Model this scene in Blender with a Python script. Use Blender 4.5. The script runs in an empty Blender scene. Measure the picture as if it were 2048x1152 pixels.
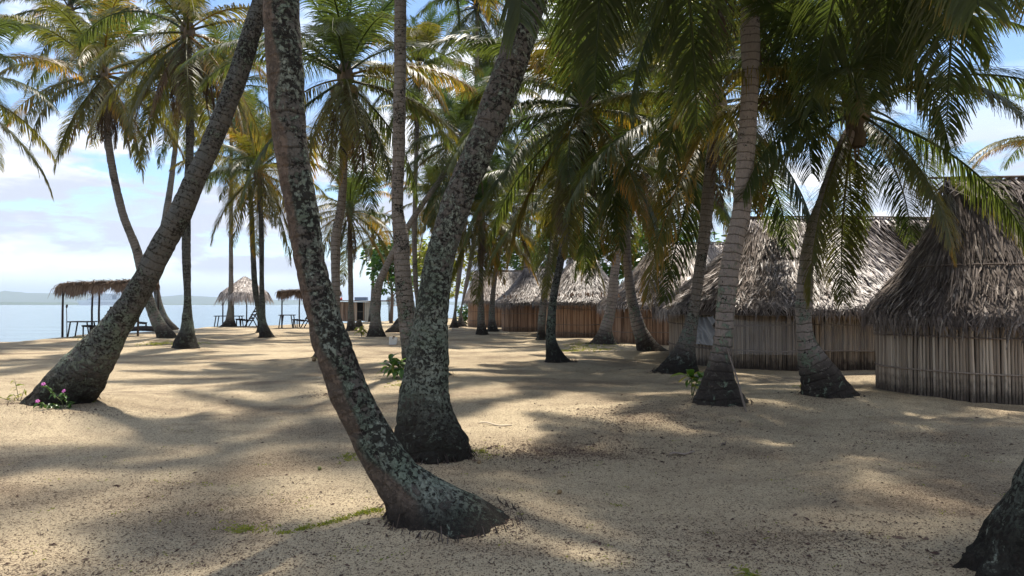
import bpy, math, random
import numpy as np
from mathutils import Vector, Matrix

R = math.radians
rng = np.random.default_rng(7)
random.seed(7)
SC = bpy.context.scene
COL = SC.collection

# ------------------------------------------------------------------ camera
F_PX, HOR, CAM_H = 1400.0, 609.0, 1.45          # focal length / horizon row, in a 2048 x 1152 frame
PITCH = math.atan((HOR - 576.0) / F_PX)
cam_d = bpy.data.cameras.new('camera')
cam_d.sensor_width = 36.0
cam_d.lens = F_PX / 2048.0 * 36.0
cam_d.clip_start = 0.05
cam_d.clip_end = 60000
cam = bpy.data.objects.new('camera', cam_d)
cam.location = (0, 0, CAM_H)
cam.rotation_euler = (R(90) + PITCH, 0, 0)
COL.objects.link(cam)
SC.camera = cam

# ------------------------------------------------------------------ light and sky
SUN_EL, SUN_AZ = R(68), R(8)                    # azimuth measured from +Y towards +X
EXPOSURE = 1.75
SKY_STRENGTH = 0.059
SUN_STRENGTH = 2.55
sun_dir = Vector((math.sin(SUN_AZ) * math.cos(SUN_EL), math.cos(SUN_AZ) * math.cos(SUN_EL), math.sin(SUN_EL)))
sl = bpy.data.lights.new('sun', 'SUN')
sl.energy = SUN_STRENGTH
sl.angle = R(1.8)
sl.color = (1.0, 0.92, 0.80)
so = bpy.data.objects.new('sun', sl)
so.rotation_euler = (-sun_dir).to_track_quat('-Z', 'Y').to_euler()
so.location = (0, 0, 60)
COL.objects.link(so)

world = bpy.data.worlds.new('World')
SC.world = world
world.use_nodes = True


def world_sky():
    nt = world.node_tree
    nt.nodes.clear()
    N, L = nt.nodes.new, nt.links.new
    out = N('ShaderNodeOutputWorld')
    bg = N('ShaderNodeBackground')
    bg.inputs['Strength'].default_value = SKY_STRENGTH
    L(bg.outputs[0], out.inputs[0])
    sky = N('ShaderNodeTexSky')
    sky.sky_type = 'NISHITA'
    sky.sun_disc = False
    sky.sun_elevation = SUN_EL
    sky.sun_rotation = SUN_AZ
    sky.air_density = 1.0
    sky.dust_density = 0.1
    sky.ozone_density = 4.0
    tc = N('ShaderNodeTexCoord')
    sep = N('ShaderNodeSeparateXYZ')
    L(tc.outputs['Generated'], sep.inputs[0])

    def M(op, a, b=None, clamp=False):
        n = N('ShaderNodeMath')
        n.operation = op
        n.use_clamp = clamp
        for i, v in enumerate((a, b)):
            if v is None:
                continue
            if isinstance(v, (int, float)):
                n.inputs[i].default_value = v
            else:
                L(v, n.inputs[i])
        return n.outputs[0]
    z = M('ADD', M('MAXIMUM', sep.outputs[2], 0.0), 0.10)
    cb = N('ShaderNodeCombineXYZ')
    L(M('DIVIDE', sep.outputs[0], z), cb.inputs[0])
    L(M('DIVIDE', sep.outputs[1], z), cb.inputs[1])

    def noise(vec, scale, detail, rough, dist=0.0):
        n = N('ShaderNodeTexNoise')
        n.inputs['Scale'].default_value = scale
        n.inputs['Detail'].default_value = detail
        n.inputs['Roughness'].default_value = rough
        n.inputs['Distortion'].default_value = dist
        L(vec, n.inputs['Vector'])
        return n.outputs[0]

    def ramp(v, a, b):
        n = N('ShaderNodeMapRange')
        n.interpolation_type = 'SMOOTHSTEP'
        n.inputs[1].default_value = a
        n.inputs[2].default_value = b
        L(v, n.inputs[0])
        return n.outputs[0]
    ln = noise(cb.outputs[0], 0.62, 10, 0.58, 0.4)
    layer = ramp(ln, 0.47, 0.58)
    mp = N('ShaderNodeMapping')
    mp.inputs['Scale'].default_value = (3.4, 3.4, 13.0)
    mp.inputs['Location'].default_value = (1.7, 0.4, 0.25)
    L(tc.outputs['Generated'], mp.inputs[0])
    low_n = noise(mp.outputs[0], 1.6, 10, 0.58, 0.2)
    low_band = M('MULTIPLY', ramp(sep.outputs[2], 0.015, 0.05), M('SUBTRACT', 1.0, ramp(sep.outputs[2], 0.16, 0.30)))
    low = M('MULTIPLY', ramp(low_n, 0.40, 0.50), low_band)
    mask = M('MAXIMUM', M('MULTIPLY', layer, ramp(sep.outputs[2], 0.03, 0.14)), low, True)
    thick = M('MAXIMUM', M('MULTIPLY', ramp(ln, 0.56, 0.70), 0.8), M('MULTIPLY', M('MULTIPLY', ramp(noise(mp.outputs[0], 0.9, 6, 0.55), 0.38, 0.52), low_band), 0.9), True)
    shade = M('SUBTRACT', 1.0, thick)
    cc = N('ShaderNodeMix')
    cc.data_type = 'RGBA'
    cc.inputs[6].default_value = (3.4, 3.75, 4.55, 1)
    cc.inputs[7].default_value = (7.4, 7.5, 7.8, 1)
    L(shade, cc.inputs[0])
    mx = N('ShaderNodeMix')
    mx.data_type = 'RGBA'
    L(mask, mx.inputs[0])
    L(sky.outputs[0], mx.inputs[6])
    L(cc.outputs[2], mx.inputs[7])
    hz = N('ShaderNodeMix')                       # pale blue air along the horizon
    hz.data_type = 'RGBA'
    hz.inputs[7].default_value = (2.8, 3.6, 4.8, 1)
    L(M('SUBTRACT', 1.0, ramp(sep.outputs[2], 0.0, 0.055)), hz.inputs[0])
    L(mx.outputs[2], hz.inputs[6])
    L(hz.outputs[2], bg.inputs[0])


world_sky()
vs = SC.view_settings
vs.view_transform = 'Standard'
vs.look = 'None'
vs.exposure = EXPOSURE
vs.gamma = 1.0
vs.use_curve_mapping = False
SC.cycles.max_bounces = 8
SC.cycles.diffuse_bounces = 5
SC.cycles.transparent_max_bounces = 8
SC.cycles.transmission_bounces = 4
SC.cycles.caustics_reflective = False
SC.cycles.caustics_refractive = False
SC.cycles.volume_bounces = 0


# ------------------------------------------------------------------ helpers
def W(x, y, d):
    """photo pixel + distance along +Y -> world point"""
    a, b = (x - 1024.0) / F_PX, (576.0 - y) / F_PX
    Y = math.cos(PITCH) - math.sin(PITCH) * b
    Z = math.sin(PITCH) + math.cos(PITCH) * b
    return Vector((a * d / Y, d, CAM_H + Z * d / Y))


def G(x, y, z=0.0):
    a, b = (x - 1024.0) / F_PX, (576.0 - y) / F_PX
    Y = math.cos(PITCH) - math.sin(PITCH) * b
    Z = math.sin(PITCH) + math.cos(PITCH) * b
    k = (z - CAM_H) / Z
    return Vector((a * k, Y * k, z))


def _hash(ix, iy, iz, seed):
    h = (ix * 374761393 + iy * 668265263 + iz * 2147483647 + seed * 1274126177) & 0xFFFFFFFF
    h = ((h ^ (h >> 13)) * 1274126177) & 0xFFFFFFFF
    h = h ^ (h >> 16)
    return (h & 0xFFFF) / 65535.0


def vnoise(P, scale, seed=0):
    """value noise, P (n,3) -> (n,) in -1..1"""
    Q = np.asarray(P, dtype=np.float64) * scale + 1000.0
    I = np.floor(Q).astype(np.int64)
    f = Q - I
    f = f * f * (3 - 2 * f)
    r = 0
    for dx in (0, 1):
        wx = f[:, 0] if dx else 1 - f[:, 0]
        for dy in (0, 1):
            wy = f[:, 1] if dy else 1 - f[:, 1]
            for dz in (0, 1):
                wz = f[:, 2] if dz else 1 - f[:, 2]
                r = r + wx * wy * wz * _hash(I[:, 0] + dx, I[:, 1] + dy, I[:, 2] + dz, seed)
    return r * 2 - 1


def gz_arr(x, y):
    P = np.stack([x, y, np.zeros_like(x)], 1)
    z = 0.035 * vnoise(P, 0.35, 1) + 0.014 * vnoise(P, 1.3, 2) + 0.007 * vnoise(P, 3.7, 3)
    return z


def gz(x, y):
    return float(gz_arr(np.array([x]), np.array([y]))[0])


def mesh_from(name, V, Fc, smooth=True, attrs=None):
    me = bpy.data.meshes.new(name)
    me.from_pydata([tuple(v) for v in V] if not isinstance(V, np.ndarray) else V.tolist(), [], Fc)
    if smooth:
        me.polygons.foreach_set('use_smooth', [True] * len(me.polygons))
    for k, v in (attrs or {}).items():
        a = me.attributes.new(k, 'FLOAT', 'POINT')
        a.data.foreach_set('value', np.asarray(v, dtype=np.float32))
    me.update()
    return me


def link(name, data, parent=None, mat=None, loc=(0, 0, 0), rot=(0, 0, 0), scale=1.0, **props):
    o = bpy.data.objects.new(name, data)
    COL.objects.link(o)
    o.location = loc
    o.rotation_euler = rot
    o.scale = (scale,) * 3 if isinstance(scale, (int, float)) else scale
    if parent is not None:
        o.parent = parent
    if mat is not None and data is not None and len(data.materials) == 0:
        data.materials.append(mat)
    for k, v in props.items():
        o[k] = v
    return o


def omat(o, mat):
    o.material_slots[0].link = 'OBJECT'
    o.material_slots[0].material = mat


def thing(name, loc, label, category, group=None, rz=0.0):
    o = link(name, None, loc=loc, rot=(0, 0, rz), label=label, category=category)
    o.empty_display_size = 0.2
    if group:
        o['group'] = group
    return o


class MB:
    """collects verts / faces / one float attribute"""

    def __init__(s):
        s.V, s.F, s.A = [], [], []

    def add(s, verts, faces, a=0.5):
        b = len(s.V)
        s.V += [tuple(v) for v in verts]
        s.F += [tuple(i + b for i in f) for f in faces]
        s.A += list(a) if hasattr(a, '__len__') else [a] * len(verts)

    def tube(s, pts, radii, n=6, a=0.5, cap=True):
        pts = [Vector(p) for p in pts]
        if not hasattr(radii, '__len__'):
            radii = [radii] * len(pts)
        vs_, fs = [], []
        up = Vector((0, 0, 1))
        for i, p in enumerate(pts):
            t = (pts[min(i + 1, len(pts) - 1)] - pts[max(i - 1, 0)])
            t = t.normalized() if t.length > 1e-9 else Vector((0, 0, 1))
            ref = up if abs(t.z) < 0.9 else Vector((0, 1, 0))
            u = t.cross(ref).normalized()
            v = t.cross(u)
            for k in range(n):
                an = 2 * math.pi * k / n
                vs_.append(p + (u * math.cos(an) + v * math.sin(an)) * radii[i])
        for i in range(len(pts) - 1):
            for k in range(n):
                k2 = (k + 1) % n
                fs.append((i * n + k, i * n + k2, (i + 1) * n + k2, (i + 1) * n + k))
        if cap:
            fs.append(tuple(range(n - 1, -1, -1)))
            fs.append(tuple((len(pts) - 1) * n + k for k in range(n)))
        s.add(vs_, fs, a)

    def box(s, c, size, rz=0.0, a=0.5, rot=None):
        m = rot if rot is not None else Matrix.Rotation(rz, 3, 'Z')
        h = Vector(size) / 2
        vv = [Vector(c) + m @ Vector((sx * h.x, sy * h.y, sz * h.z)) for sx in (-1, 1) for sy in (-1, 1) for sz in (-1, 1)]
        s.add(vv, [(0, 1, 3, 2), (4, 6, 7, 5), (0, 4, 5, 1), (2, 3, 7, 6), (0, 2, 6, 4), (1, 5, 7, 3)], a)

    def strip(s, pts, widths, side, a=0.5):
        """a flat ribbon along pts, side = vector(s) across"""
        vs_, fs = [], []
        for i, p in enumerate(pts):
            sd = side[i] if isinstance(side, list) else side
            vs_ += [p - sd * widths[i] * 0.5, p + sd * widths[i] * 0.5]
        for i in range(len(pts) - 1):
            fs.append((2 * i, 2 * i + 1, 2 * i + 3, 2 * i + 2))
        s.add(vs_, fs, a)

    def mesh(s, name, smooth=True, attr='rnd'):
        return mesh_from(name, s.V, s.F, smooth, {attr: s.A})


# ------------------------------------------------------------------ materials
def new_mat(name):
    m = bpy.data.materials.new(name)
    m.use_nodes = True
    nt = m.node_tree
    nt.nodes.clear()
    return m, nt, nt.nodes.new, nt.links.new


class NT:
    def __init__(s, name):
        s.m, s.nt, s.N, s.L = new_mat(name)
        s.out = s.N('ShaderNodeOutputMaterial')
        s.bsdf = s.N('ShaderNodeBsdfPrincipled')
        s.L(s.bsdf.outputs[0], s.out.inputs[0])
        s.bsdf.inputs['Specular IOR Level'].default_value = 0.3

    def coord(s, kind='Object', scale=None, rot=None):
        tc = s.N('ShaderNodeTexCoord')
        if scale is None:
            return tc.outputs[kind]
        mp = s.N('ShaderNodeMapping')
        mp.inputs['Scale'].default_value = scale
        s.L(tc.outputs[kind], mp.inputs[0])
        return mp.outputs[0]

    def noise(s, vec, scale, detail=5, rough=0.55, dist=0.0):
        n = s.N('ShaderNodeTexNoise')
        n.inputs['Scale'].default_value = scale
        n.inputs['Detail'].default_value = detail
        n.inputs['Roughness'].default_value = rough
        n.inputs['Distortion'].default_value = dist
        if vec is not None:
            s.L(vec, n.inputs['Vector'])
        return n.outputs[0]

    def voro(s, vec, scale, feature='F1', rnd=1.0):
        n = s.N('ShaderNodeTexVoronoi')
        n.feature = feature
        n.inputs['Scale'].default_value = scale
        n.inputs['Randomness'].default_value = rnd
        s.L(vec, n.inputs['Vector'])
        return n

    def attr(s, name):
        n = s.N('ShaderNodeAttribute')
        n.attribute_name = name
        return n.outputs['Fac']

    def rnd(s):
        return s.N('ShaderNodeObjectInfo').outputs['Random']

    def ramp(s, v, a, b, lo=0.0, hi=1.0):
        n = s.N('ShaderNodeMapRange')
        n.interpolation_type = 'SMOOTHSTEP'
        for i, q in zip((1, 2, 3, 4), (a, b, lo, hi)):
            n.inputs[i].default_value = q
        s.L(v, n.inputs[0])
        return n.outputs[0]

    def cramp(s, v, stops):
        n = s.N('ShaderNodeValToRGB')
        els = n.color_ramp.elements
        while len(els) < len(stops):
            els.new(0.5)
        for e, (p, c) in zip(els, stops):
            e.position = p
            e.color = (*c, 1)
        s.L(v, n.inputs[0])
        return n.outputs[0]

    def math(s, op, a, b=None, clamp=False):
        n = s.N('ShaderNodeMath')
        n.operation = op
        n.use_clamp = clamp
        for i, v in enumerate((a, b)):
            if v is None:
                continue
            if isinstance(v, (int, float)):
                n.inputs[i].default_value = v
            else:
                s.L(v, n.inputs[i])
        return n.outputs[0]

    def mix(s, f, a, b, blend='MIX'):
        n = s.N('ShaderNodeMix')
        n.data_type = 'RGBA'
        n.blend_type = blend
        for i, v in zip((0, 6, 7), (f, a, b)):
            if isinstance(v, (int, float)):
                n.inputs[i].default_value = v
            elif isinstance(v, tuple):
                n.inputs[i].default_value = (*v, 1)
            else:
                s.L(v, n.inputs[i])
        return n.outputs[2]

    def bump(s, h, strength, dist=0.02):
        n = s.N('ShaderNodeBump')
        n.inputs['Strength'].default_value = strength
        n.inputs['Distance'].default_value = dist
        s.L(h, n.inputs['Height'])
        s.L(n.outputs[0], s.bsdf.inputs['Normal'])

    def base(s, c, rough=0.8):
        if isinstance(c, tuple):
            s.bsdf.inputs['Base Color'].default_value = (*c, 1)
        else:
            s.L(c, s.bsdf.inputs['Base Color'])
        s.bsdf.inputs['Roughness'].default_value = rough


def mat_sand():
    t = NT('sand')
    v = t.coord('Object')
    big = t.noise(v, 0.30, 5, 0.55, 0.3)
    mid = t.noise(v, 1.6, 6, 0.6, 0.2)
    c = t.mix(t.ramp(big, 0.35, 0.65), (0.43, 0.35, 0.235), (0.59, 0.485, 0.325))
    c = t.mix(t.math('MULTIPLY', t.ramp(mid, 0.45, 0.75), 0.5), c, (0.31, 0.24, 0.165))
    grain = t.noise(v, 85.0, 3, 0.75)
    c = t.mix(t.ramp(grain, 0.50, 0.34, 0.0, 0.75), c, (0.13, 0.095, 0.065))
    grain2 = t.noise(v, 170.0, 2, 0.7)
    c = t.mix(t.ramp(grain2, 0.5, 0.70, 0.0, 0.45), c, (0.72, 0.60, 0.42))
    # dark seed and bark crumbs gathered in drifts
    drift = t.ramp(t.noise(t.coord('Object', (0.7, 1.15, 1)), 0.55, 5, 0.62, 0.7), 0.45, 0.66)
    crumbs = None
    for scl, k0, k1, r0 in ((26.0, 0.20, 0.45, 0.30), (47.0, 0.36, 0.50, 0.37), (80.0, 0.42, 0.50, 0.44)):
        vo = t.voro(v, scl)
        sp = t.ramp(vo.outputs['Distance'], r0, r0 * 0.6)
        sepc = t.N('ShaderNodeSeparateColor')
        t.L(vo.outputs['Color'], sepc.inputs[0])
        kp = t.math('MULTIPLY', sp, t.math('LESS_THAN', sepc.outputs[0], t.math('ADD', t.math('MULTIPLY', drift, k1), k0)))
        crumbs = kp if crumbs is None else t.math('MAXIMUM', crumbs, kp)
    c = t.mix(t.math('MULTIPLY', drift, 0.38), c, (0.15, 0.098, 0.072))
    c = t.mix(t.math('MULTIPLY', crumbs, 0.80), c, t.mix(grain, (0.030, 0.020, 0.016), (0.14, 0.095, 0.065)))
    t.base(c, 0.96)
    t.bsdf.inputs['Specular IOR Level'].default_value = 0.1
    h = t.math('ADD', t.math('MULTIPLY', grain, 0.7), t.math('ADD', t.math('MULTIPLY', t.noise(v, 11.0, 6, 0.68), 1.6), t.math('MULTIPLY', crumbs, 0.45)))
    t.bump(h, 0.9, 0.03)
    return t.m


def mat_sea():
    t = NT('sea_water')
    v = t.coord('Object', (0.35, 1.0, 1.0))
    t.base((0.10, 0.16, 0.20), 0.14)
    t.bsdf.inputs['IOR'].default_value = 1.33
    h = t.math('ADD', t.noise(v, 1.4, 4, 0.6), t.math('MULTIPLY', t.noise(v, 0.25, 3, 0.5), 2.0))
    t.bump(h, 0.6, 0.15)
    return t.m


def mat_trunk(name, lichen=0.5, crack=0.0, ringc=0.65, base=(0.125, 0.113, 0.098), lich_col=(0.275, 0.305, 0.25), black=0.35):
    t = NT(name)
    v = t.coord('Object')
    al = t.attr('along')
    hz = t.attr('hgt')
    bare = t.attr('bare')
    # rings
    ringn = t.noise(v, 4.0, 2, 0.5)
    saw = t.math('FRACT', t.math('ADD', t.math('MULTIPLY', al, 8.5), t.math('MULTIPLY', ringn, 0.7)))
    ring = t.ramp(saw, 0.20, 0.02)
    vs_ = t.coord('Object', (1, 1, 0.22))
    fib = t.noise(vs_, 55.0, 4, 0.6)
    c = t.mix(fib, tuple(q * 0.62 for q in base), tuple(min(1, q * 1.5) for q in base))
    c = t.mix(t.math('MULTIPLY', ring, ringc), c, tuple(q * 0.22 for q in base))
    reddish = t.mix(t.noise(t.coord('Object', (1, 1, 0.35)), 24.0, 6, 0.65), (0.045, 0.034, 0.028), (0.29, 0.215, 0.165))
    c = t.mix(bare, c, reddish)
    n1 = t.noise(v, 11.0, 12, 0.74, 0.7)
    n2 = t.noise(v, 2.3, 4, 0.6, 0.4)
    n3 = t.noise(v, 31.0, 8, 0.68, 0.3)
    notbare = t.math('SUBTRACT', 1.0, t.math('MULTIPLY', bare, 0.93))
    low = t.ramp(hz, 2.6, 0.7)
    # lichen, thicker low on the trunk
    q = t.math('ADD', t.math('ADD', t.math('MULTIPLY', n1, 0.75), t.math('MULTIPLY', n2, 0.40)), t.math('MULTIPLY', low, 0.085))
    a = 0.725 - lichen * 0.150
    lm = t.math('MULTIPLY', t.ramp(q, a, a + 0.03), notbare)
    lcol = t.mix(t.noise(v, 60.0, 4, 0.6), tuple(x * 0.50 for x in lich_col), tuple(min(1, x * 1.4) for x in lich_col))
    lcol = t.mix(t.ramp(t.noise(v, 3.1, 3, 0.5), 0.42, 0.62), lcol, t.mix(n3, (0.105, 0.135, 0.098), (0.275, 0.335, 0.26)))
    c = t.mix(t.math('MULTIPLY', lm, 0.95), c, lcol)
    # black crust and cracks
    dk = t.ramp(t.math('ADD', t.math('MULTIPLY', n3, 0.72), t.math('MULTIPLY', n2, 0.36)), 0.645 - black * 0.11, 0.685 - black * 0.11)
    warp = t.N('ShaderNodeVectorMath')
    warp.operation = 'ADD'
    nz = t.N('ShaderNodeTexNoise')
    nz.inputs['Scale'].default_value = 9.0
    t.L(v, nz.inputs['Vector'])
    sc = t.N('ShaderNodeVectorMath')
    sc.operation = 'SCALE'
    sc.inputs['Scale'].default_value = 0.28
    t.L(nz.outputs['Color'], sc.inputs[0])
    t.L(t.coord('Object', (1, 1, 0.6)), warp.inputs[0])
    t.L(sc.outputs[0], warp.inputs[1])
    ck = t.ramp(t.voro(warp.outputs[0], 13.0, 'DISTANCE_TO_EDGE').outputs['Distance'], 0.10, 0.03)
    ck = t.math('MULTIPLY', ck, t.ramp(n1, 0.46, 0.56))
    dk = t.math('MAXIMUM', dk, t.math('MULTIPLY', ck, crack))
    c = t.mix(t.math('MULTIPLY', dk, t.math('SUBTRACT', 0.93, t.math('MULTIPLY', bare, 0.55))), c, (0.020, 0.017, 0.015))
    # black wet root boss near the ground
    bs = t.ramp(t.math('ADD', hz, t.math('MULTIPLY', t.math('SUBTRACT', n2, 0.5), 0.7)), 0.80, 0.22)
    cut = t.math('MULTIPLY', bs, t.ramp(n1, 0.66, 0.54))
    c = t.mix(t.math('MULTIPLY', cut, 0.93), c, t.mix(n3, (0.009, 0.007, 0.006), (0.045, 0.038, 0.032)))
    t.base(c, 0.92)
    t.bsdf.inputs['Specular IOR Level'].default_value = 0.15
    h = t.math('ADD', t.math('MULTIPLY', lm, 0.5), t.math('ADD', t.math('MULTIPLY', n3, 1.3), t.math('MULTIPLY', ring, -0.55)))
    h = t.math('ADD', h, t.math('ADD', t.math('MULTIPLY', fib, 0.6), t.math('MULTIPLY', dk, -0.5)))
    t.bump(h, 1.0, 0.03)
    return t.m


def mat_leaf(name, inner, outer, tip, trans=0.45, rough=0.42, amt=0.5, spread=0.25):
    """leaf shader: green base, colour drifts to the tip tone along each leaflet"""
    t = NT(name)
    a = t.attr('rnd')
    r = t.rnd()
    f = t.math('ADD', t.math('ADD', a, t.math('MULTIPLY', t.math('SUBTRACT', r, 0.5), spread * 2)), amt - 0.5, True)
    c = t.cramp(f, [(0.0, inner), (0.55, outer), (0.92, tip)])
    c = t.mix(t.math('MULTIPLY', t.noise(t.coord('Object'), 3.0, 3), 0.45), c, tuple(x * 0.55 for x in outer))
    t.base(c, rough)
    t.bsdf.inputs['Specular IOR Level'].default_value = 0.45
    tr = t.N('ShaderNodeBsdfTranslucent')
    c2 = t.mix(1.0, c, (2.0, 1.85, 0.8), 'MULTIPLY')
    t.L(c2, tr.inputs[0])
    ms = t.N('ShaderNodeMixShader')
    ms.inputs[0].default_value = trans
    t.L(t.bsdf.outputs[0], ms.inputs[1])
    t.L(tr.outputs[0], ms.inputs[2])
    t.L(ms.outputs[0], t.out.inputs[0])
    return t.m


def mat_simple(name, stops, rough=0.85, scale=6.0, stretch=(1, 1, 0.12), bump=0.5, use_attr=True, rnd_amt=0.35, spec=0.3):
    """wood / thatch / cane: noise streaks + per-piece value"""
    t = NT(name)
    v = t.coord('Object', stretch)
    n = t.noise(v, scale, 5, 0.6)
    f = n
    if use_attr:
        f = t.math('ADD', t.math('MULTIPLY', n, 0.55), t.math('MULTIPLY', t.attr('rnd'), 0.55))
    f = t.math('ADD', f, t.math('MULTIPLY', t.math('SUBTRACT', t.rnd(), 0.5), rnd_amt), True)
    t.base(t.cramp(f, stops), rough)
    t.bsdf.inputs['Specular IOR Level'].default_value = spec
    if bump:
        t.bump(t.noise(v, scale * 4, 4, 0.6), bump, 0.01)
    return t.m


def mat_plain(name, c, rough=0.7, var=0.25, scale=8.0, metallic=0.0):
    t = NT(name)
    n = t.noise(t.coord('Object'), scale, 4, 0.6)
    t.base(t.mix(n, tuple(x * (1 - var) for x in c), tuple(min(1, x * (1 + var)) for x in c)), rough)
    t.bsdf.inputs['Metallic'].default_value = metallic
    return t.m


M_SAND = mat_sand()
M_SEA = mat_sea()
M_TR_LICH = mat_trunk('trunk_heavy_lichen', 1.10, crack=0.6, black=0.98)
M_TR_DARKLICH = mat_trunk('trunk_dark_lichen', 0.68, base=(0.105, 0.106, 0.097), lich_col=(0.165, 0.185, 0.150), black=0.85)
M_TR_MID = mat_trunk('trunk_mottled', 0.42, base=(0.21, 0.185, 0.16), lich_col=(0.26, 0.28, 0.235), black=0.55)
M_TR_RING = mat_trunk('trunk_ringed', 0.25, ringc=0.78, base=(0.27, 0.23, 0.20), lich_col=(0.24, 0.30, 0.21), black=0.25)
M_LEAF = mat_leaf('frond_green', (0.040, 0.062, 0.027), (0.070, 0.092, 0.030), (0.27, 0.16, 0.035), amt=0.27, trans=0.54, rough=0.42, spread=0.13)
M_LEAF_Y = mat_leaf('frond_yellowing', (0.055, 0.074, 0.024), (0.130, 0.118, 0.028), (0.38, 0.19, 0.03), amt=0.47, trans=0.46)
M_LEAF_YOUNG = mat_leaf('frond_young', (0.045, 0.085, 0.028), (0.075, 0.120, 0.034), (0.20, 0.19, 0.04), amt=0.30, rough=0.36)
M_DEAD = mat_leaf('frond_dead', (0.060, 0.040, 0.026), (0.105, 0.070, 0.046), (0.19, 0.125, 0.075), trans=0.18, rough=0.8, amt=0.45)
M_FIBRE = mat_simple('crown_fibre', [(0.2, (0.035, 0.026, 0.018)), (0.6, (0.11, 0.08, 0.05)), (0.9, (0.20, 0.15, 0.09))], scale=14)
M_THATCH = mat_simple('thatch_grey', [(0.15, (0.055, 0.043, 0.037)), (0.44, (0.170, 0.138, 0.120)), (0.70, (0.36, 0.305, 0.27)), (0.95, (0.58, 0.51, 0.46))], scale=9, stretch=(1, 1, 1), bump=0.3, rough=0.5, spec=0.6)
M_THATCH_SHADE = mat_simple('thatch_shade', [(0.15, (0.030, 0.023, 0.020)), (0.5, (0.095, 0.075, 0.064)), (0.78, (0.20, 0.165, 0.145)), (0.97, (0.42, 0.37, 0.32))], scale=9, stretch=(1, 1, 1), bump=0.3)  # darker thatch: shade of the overhead palms put into its colour
M_THATCH_BROWN = mat_simple('thatch_brown', [(0.15, (0.050, 0.030, 0.022)), (0.5, (0.125, 0.080, 0.056)), (0.9, (0.25, 0.18, 0.13))], scale=9, stretch=(1, 1, 1), bump=0.3)
M_LINING = mat_plain('thatch_wall_lining', (0.08, 0.062, 0.05), 0.95)
CANE_GREY = [(0.15, (0.15, 0.115, 0.085)), (0.5, (0.30, 0.24, 0.18)), (0.85, (0.48, 0.40, 0.31))]
CANE_BROWN = [(0.15, (0.11, 0.062, 0.038)), (0.5, (0.31, 0.185, 0.115)), (0.85, (0.48, 0.32, 0.21))]


def mat_cane(name, stops, foot_dark):
    t = NT(name)
    v = t.coord('Object', (1, 1, 0.1))
    n = t.noise(v, 14, 5, 0.6)
    f = t.math('ADD', t.math('MULTIPLY', n, 0.55), t.math('MULTIPLY', t.attr('rnd'), 0.5))
    f = t.math('ADD', f, t.math('MULTIPLY', t.math('SUBTRACT', t.rnd(), 0.5), 0.25), True)
    c = t.cramp(f, stops)
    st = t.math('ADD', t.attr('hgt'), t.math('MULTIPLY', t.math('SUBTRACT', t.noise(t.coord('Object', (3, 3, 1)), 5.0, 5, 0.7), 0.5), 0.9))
    c = t.mix(t.ramp(st, 0.36, 0.02, 0.0, foot_dark), c, (0.032, 0.024, 0.019))  # canes turn darker towards the ground along a ragged line
    t.base(c, 0.75)
    t.bump(t.noise(t.coord('Object', (1, 1, 0.3)), 40, 4, 0.6), 0.4, 0.006)
    return t.m


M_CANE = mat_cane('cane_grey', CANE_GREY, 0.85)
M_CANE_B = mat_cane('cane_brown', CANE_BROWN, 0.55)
M_POLE = mat_simple('weathered_pole', [(0.2, (0.050, 0.038, 0.032)), (0.55, (0.14, 0.11, 0.09)), (0.9, (0.26, 0.21, 0.17))], scale=12)
M_DARKWOOD = mat_simple('dark_wood', [(0.2, (0.022, 0.016, 0.014)), (0.6, (0.060, 0.045, 0.038)), (0.9, (0.12, 0.095, 0.08))], scale=10)
M_PLANK = mat_simple('bleached_planks', [(0.15, (0.12, 0.065, 0.04)), (0.5, (0.36, 0.23, 0.155)), (0.9, (0.52, 0.40, 0.30))], scale=8)

# ------------------------------------------------------------------ ground, sea, far land
SHORE = np.array([(-27, -60), (-26, 8), (-22.6, 20), (-21.2, 27), (-21.9, 32.5), (-20.9, 40), (-20.2, 46), (-16.5, 53), (-11, 63),
                  (-8, 78), (-5.5, 98), (0, 122), (20, 142), (80, 155), (160, 110), (170, -60)], dtype=float)
SEA_Z = -0.75


def shore_dist(x, y):
    """signed distance to the shore, positive on land"""
    n = len(SHORE)
    d = np.full(x.shape, 1e9)
    inside = np.zeros(x.shape, bool)
    for i in range(n):
        ax, ay = SHORE[i]
        bx, by = SHORE[(i + 1) % n]
        ex, ey = bx - ax, by - ay
        t = np.clip(((x - ax) * ex + (y - ay) * ey) / (ex * ex + ey * ey), 0, 1)
        d = np.minimum(d, np.hypot(x - ax - t * ex, y - ay - t * ey))
        cond = ((ay > y) != (by > y)) & (x < (bx - ax) * (y - ay) / (by - ay + 1e-12) + ax)
        inside ^= cond
    return np.where(inside, d, -d)


TREE_BASES = []      # (x, y, radius) sand heaps up a little round each palm foot


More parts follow.
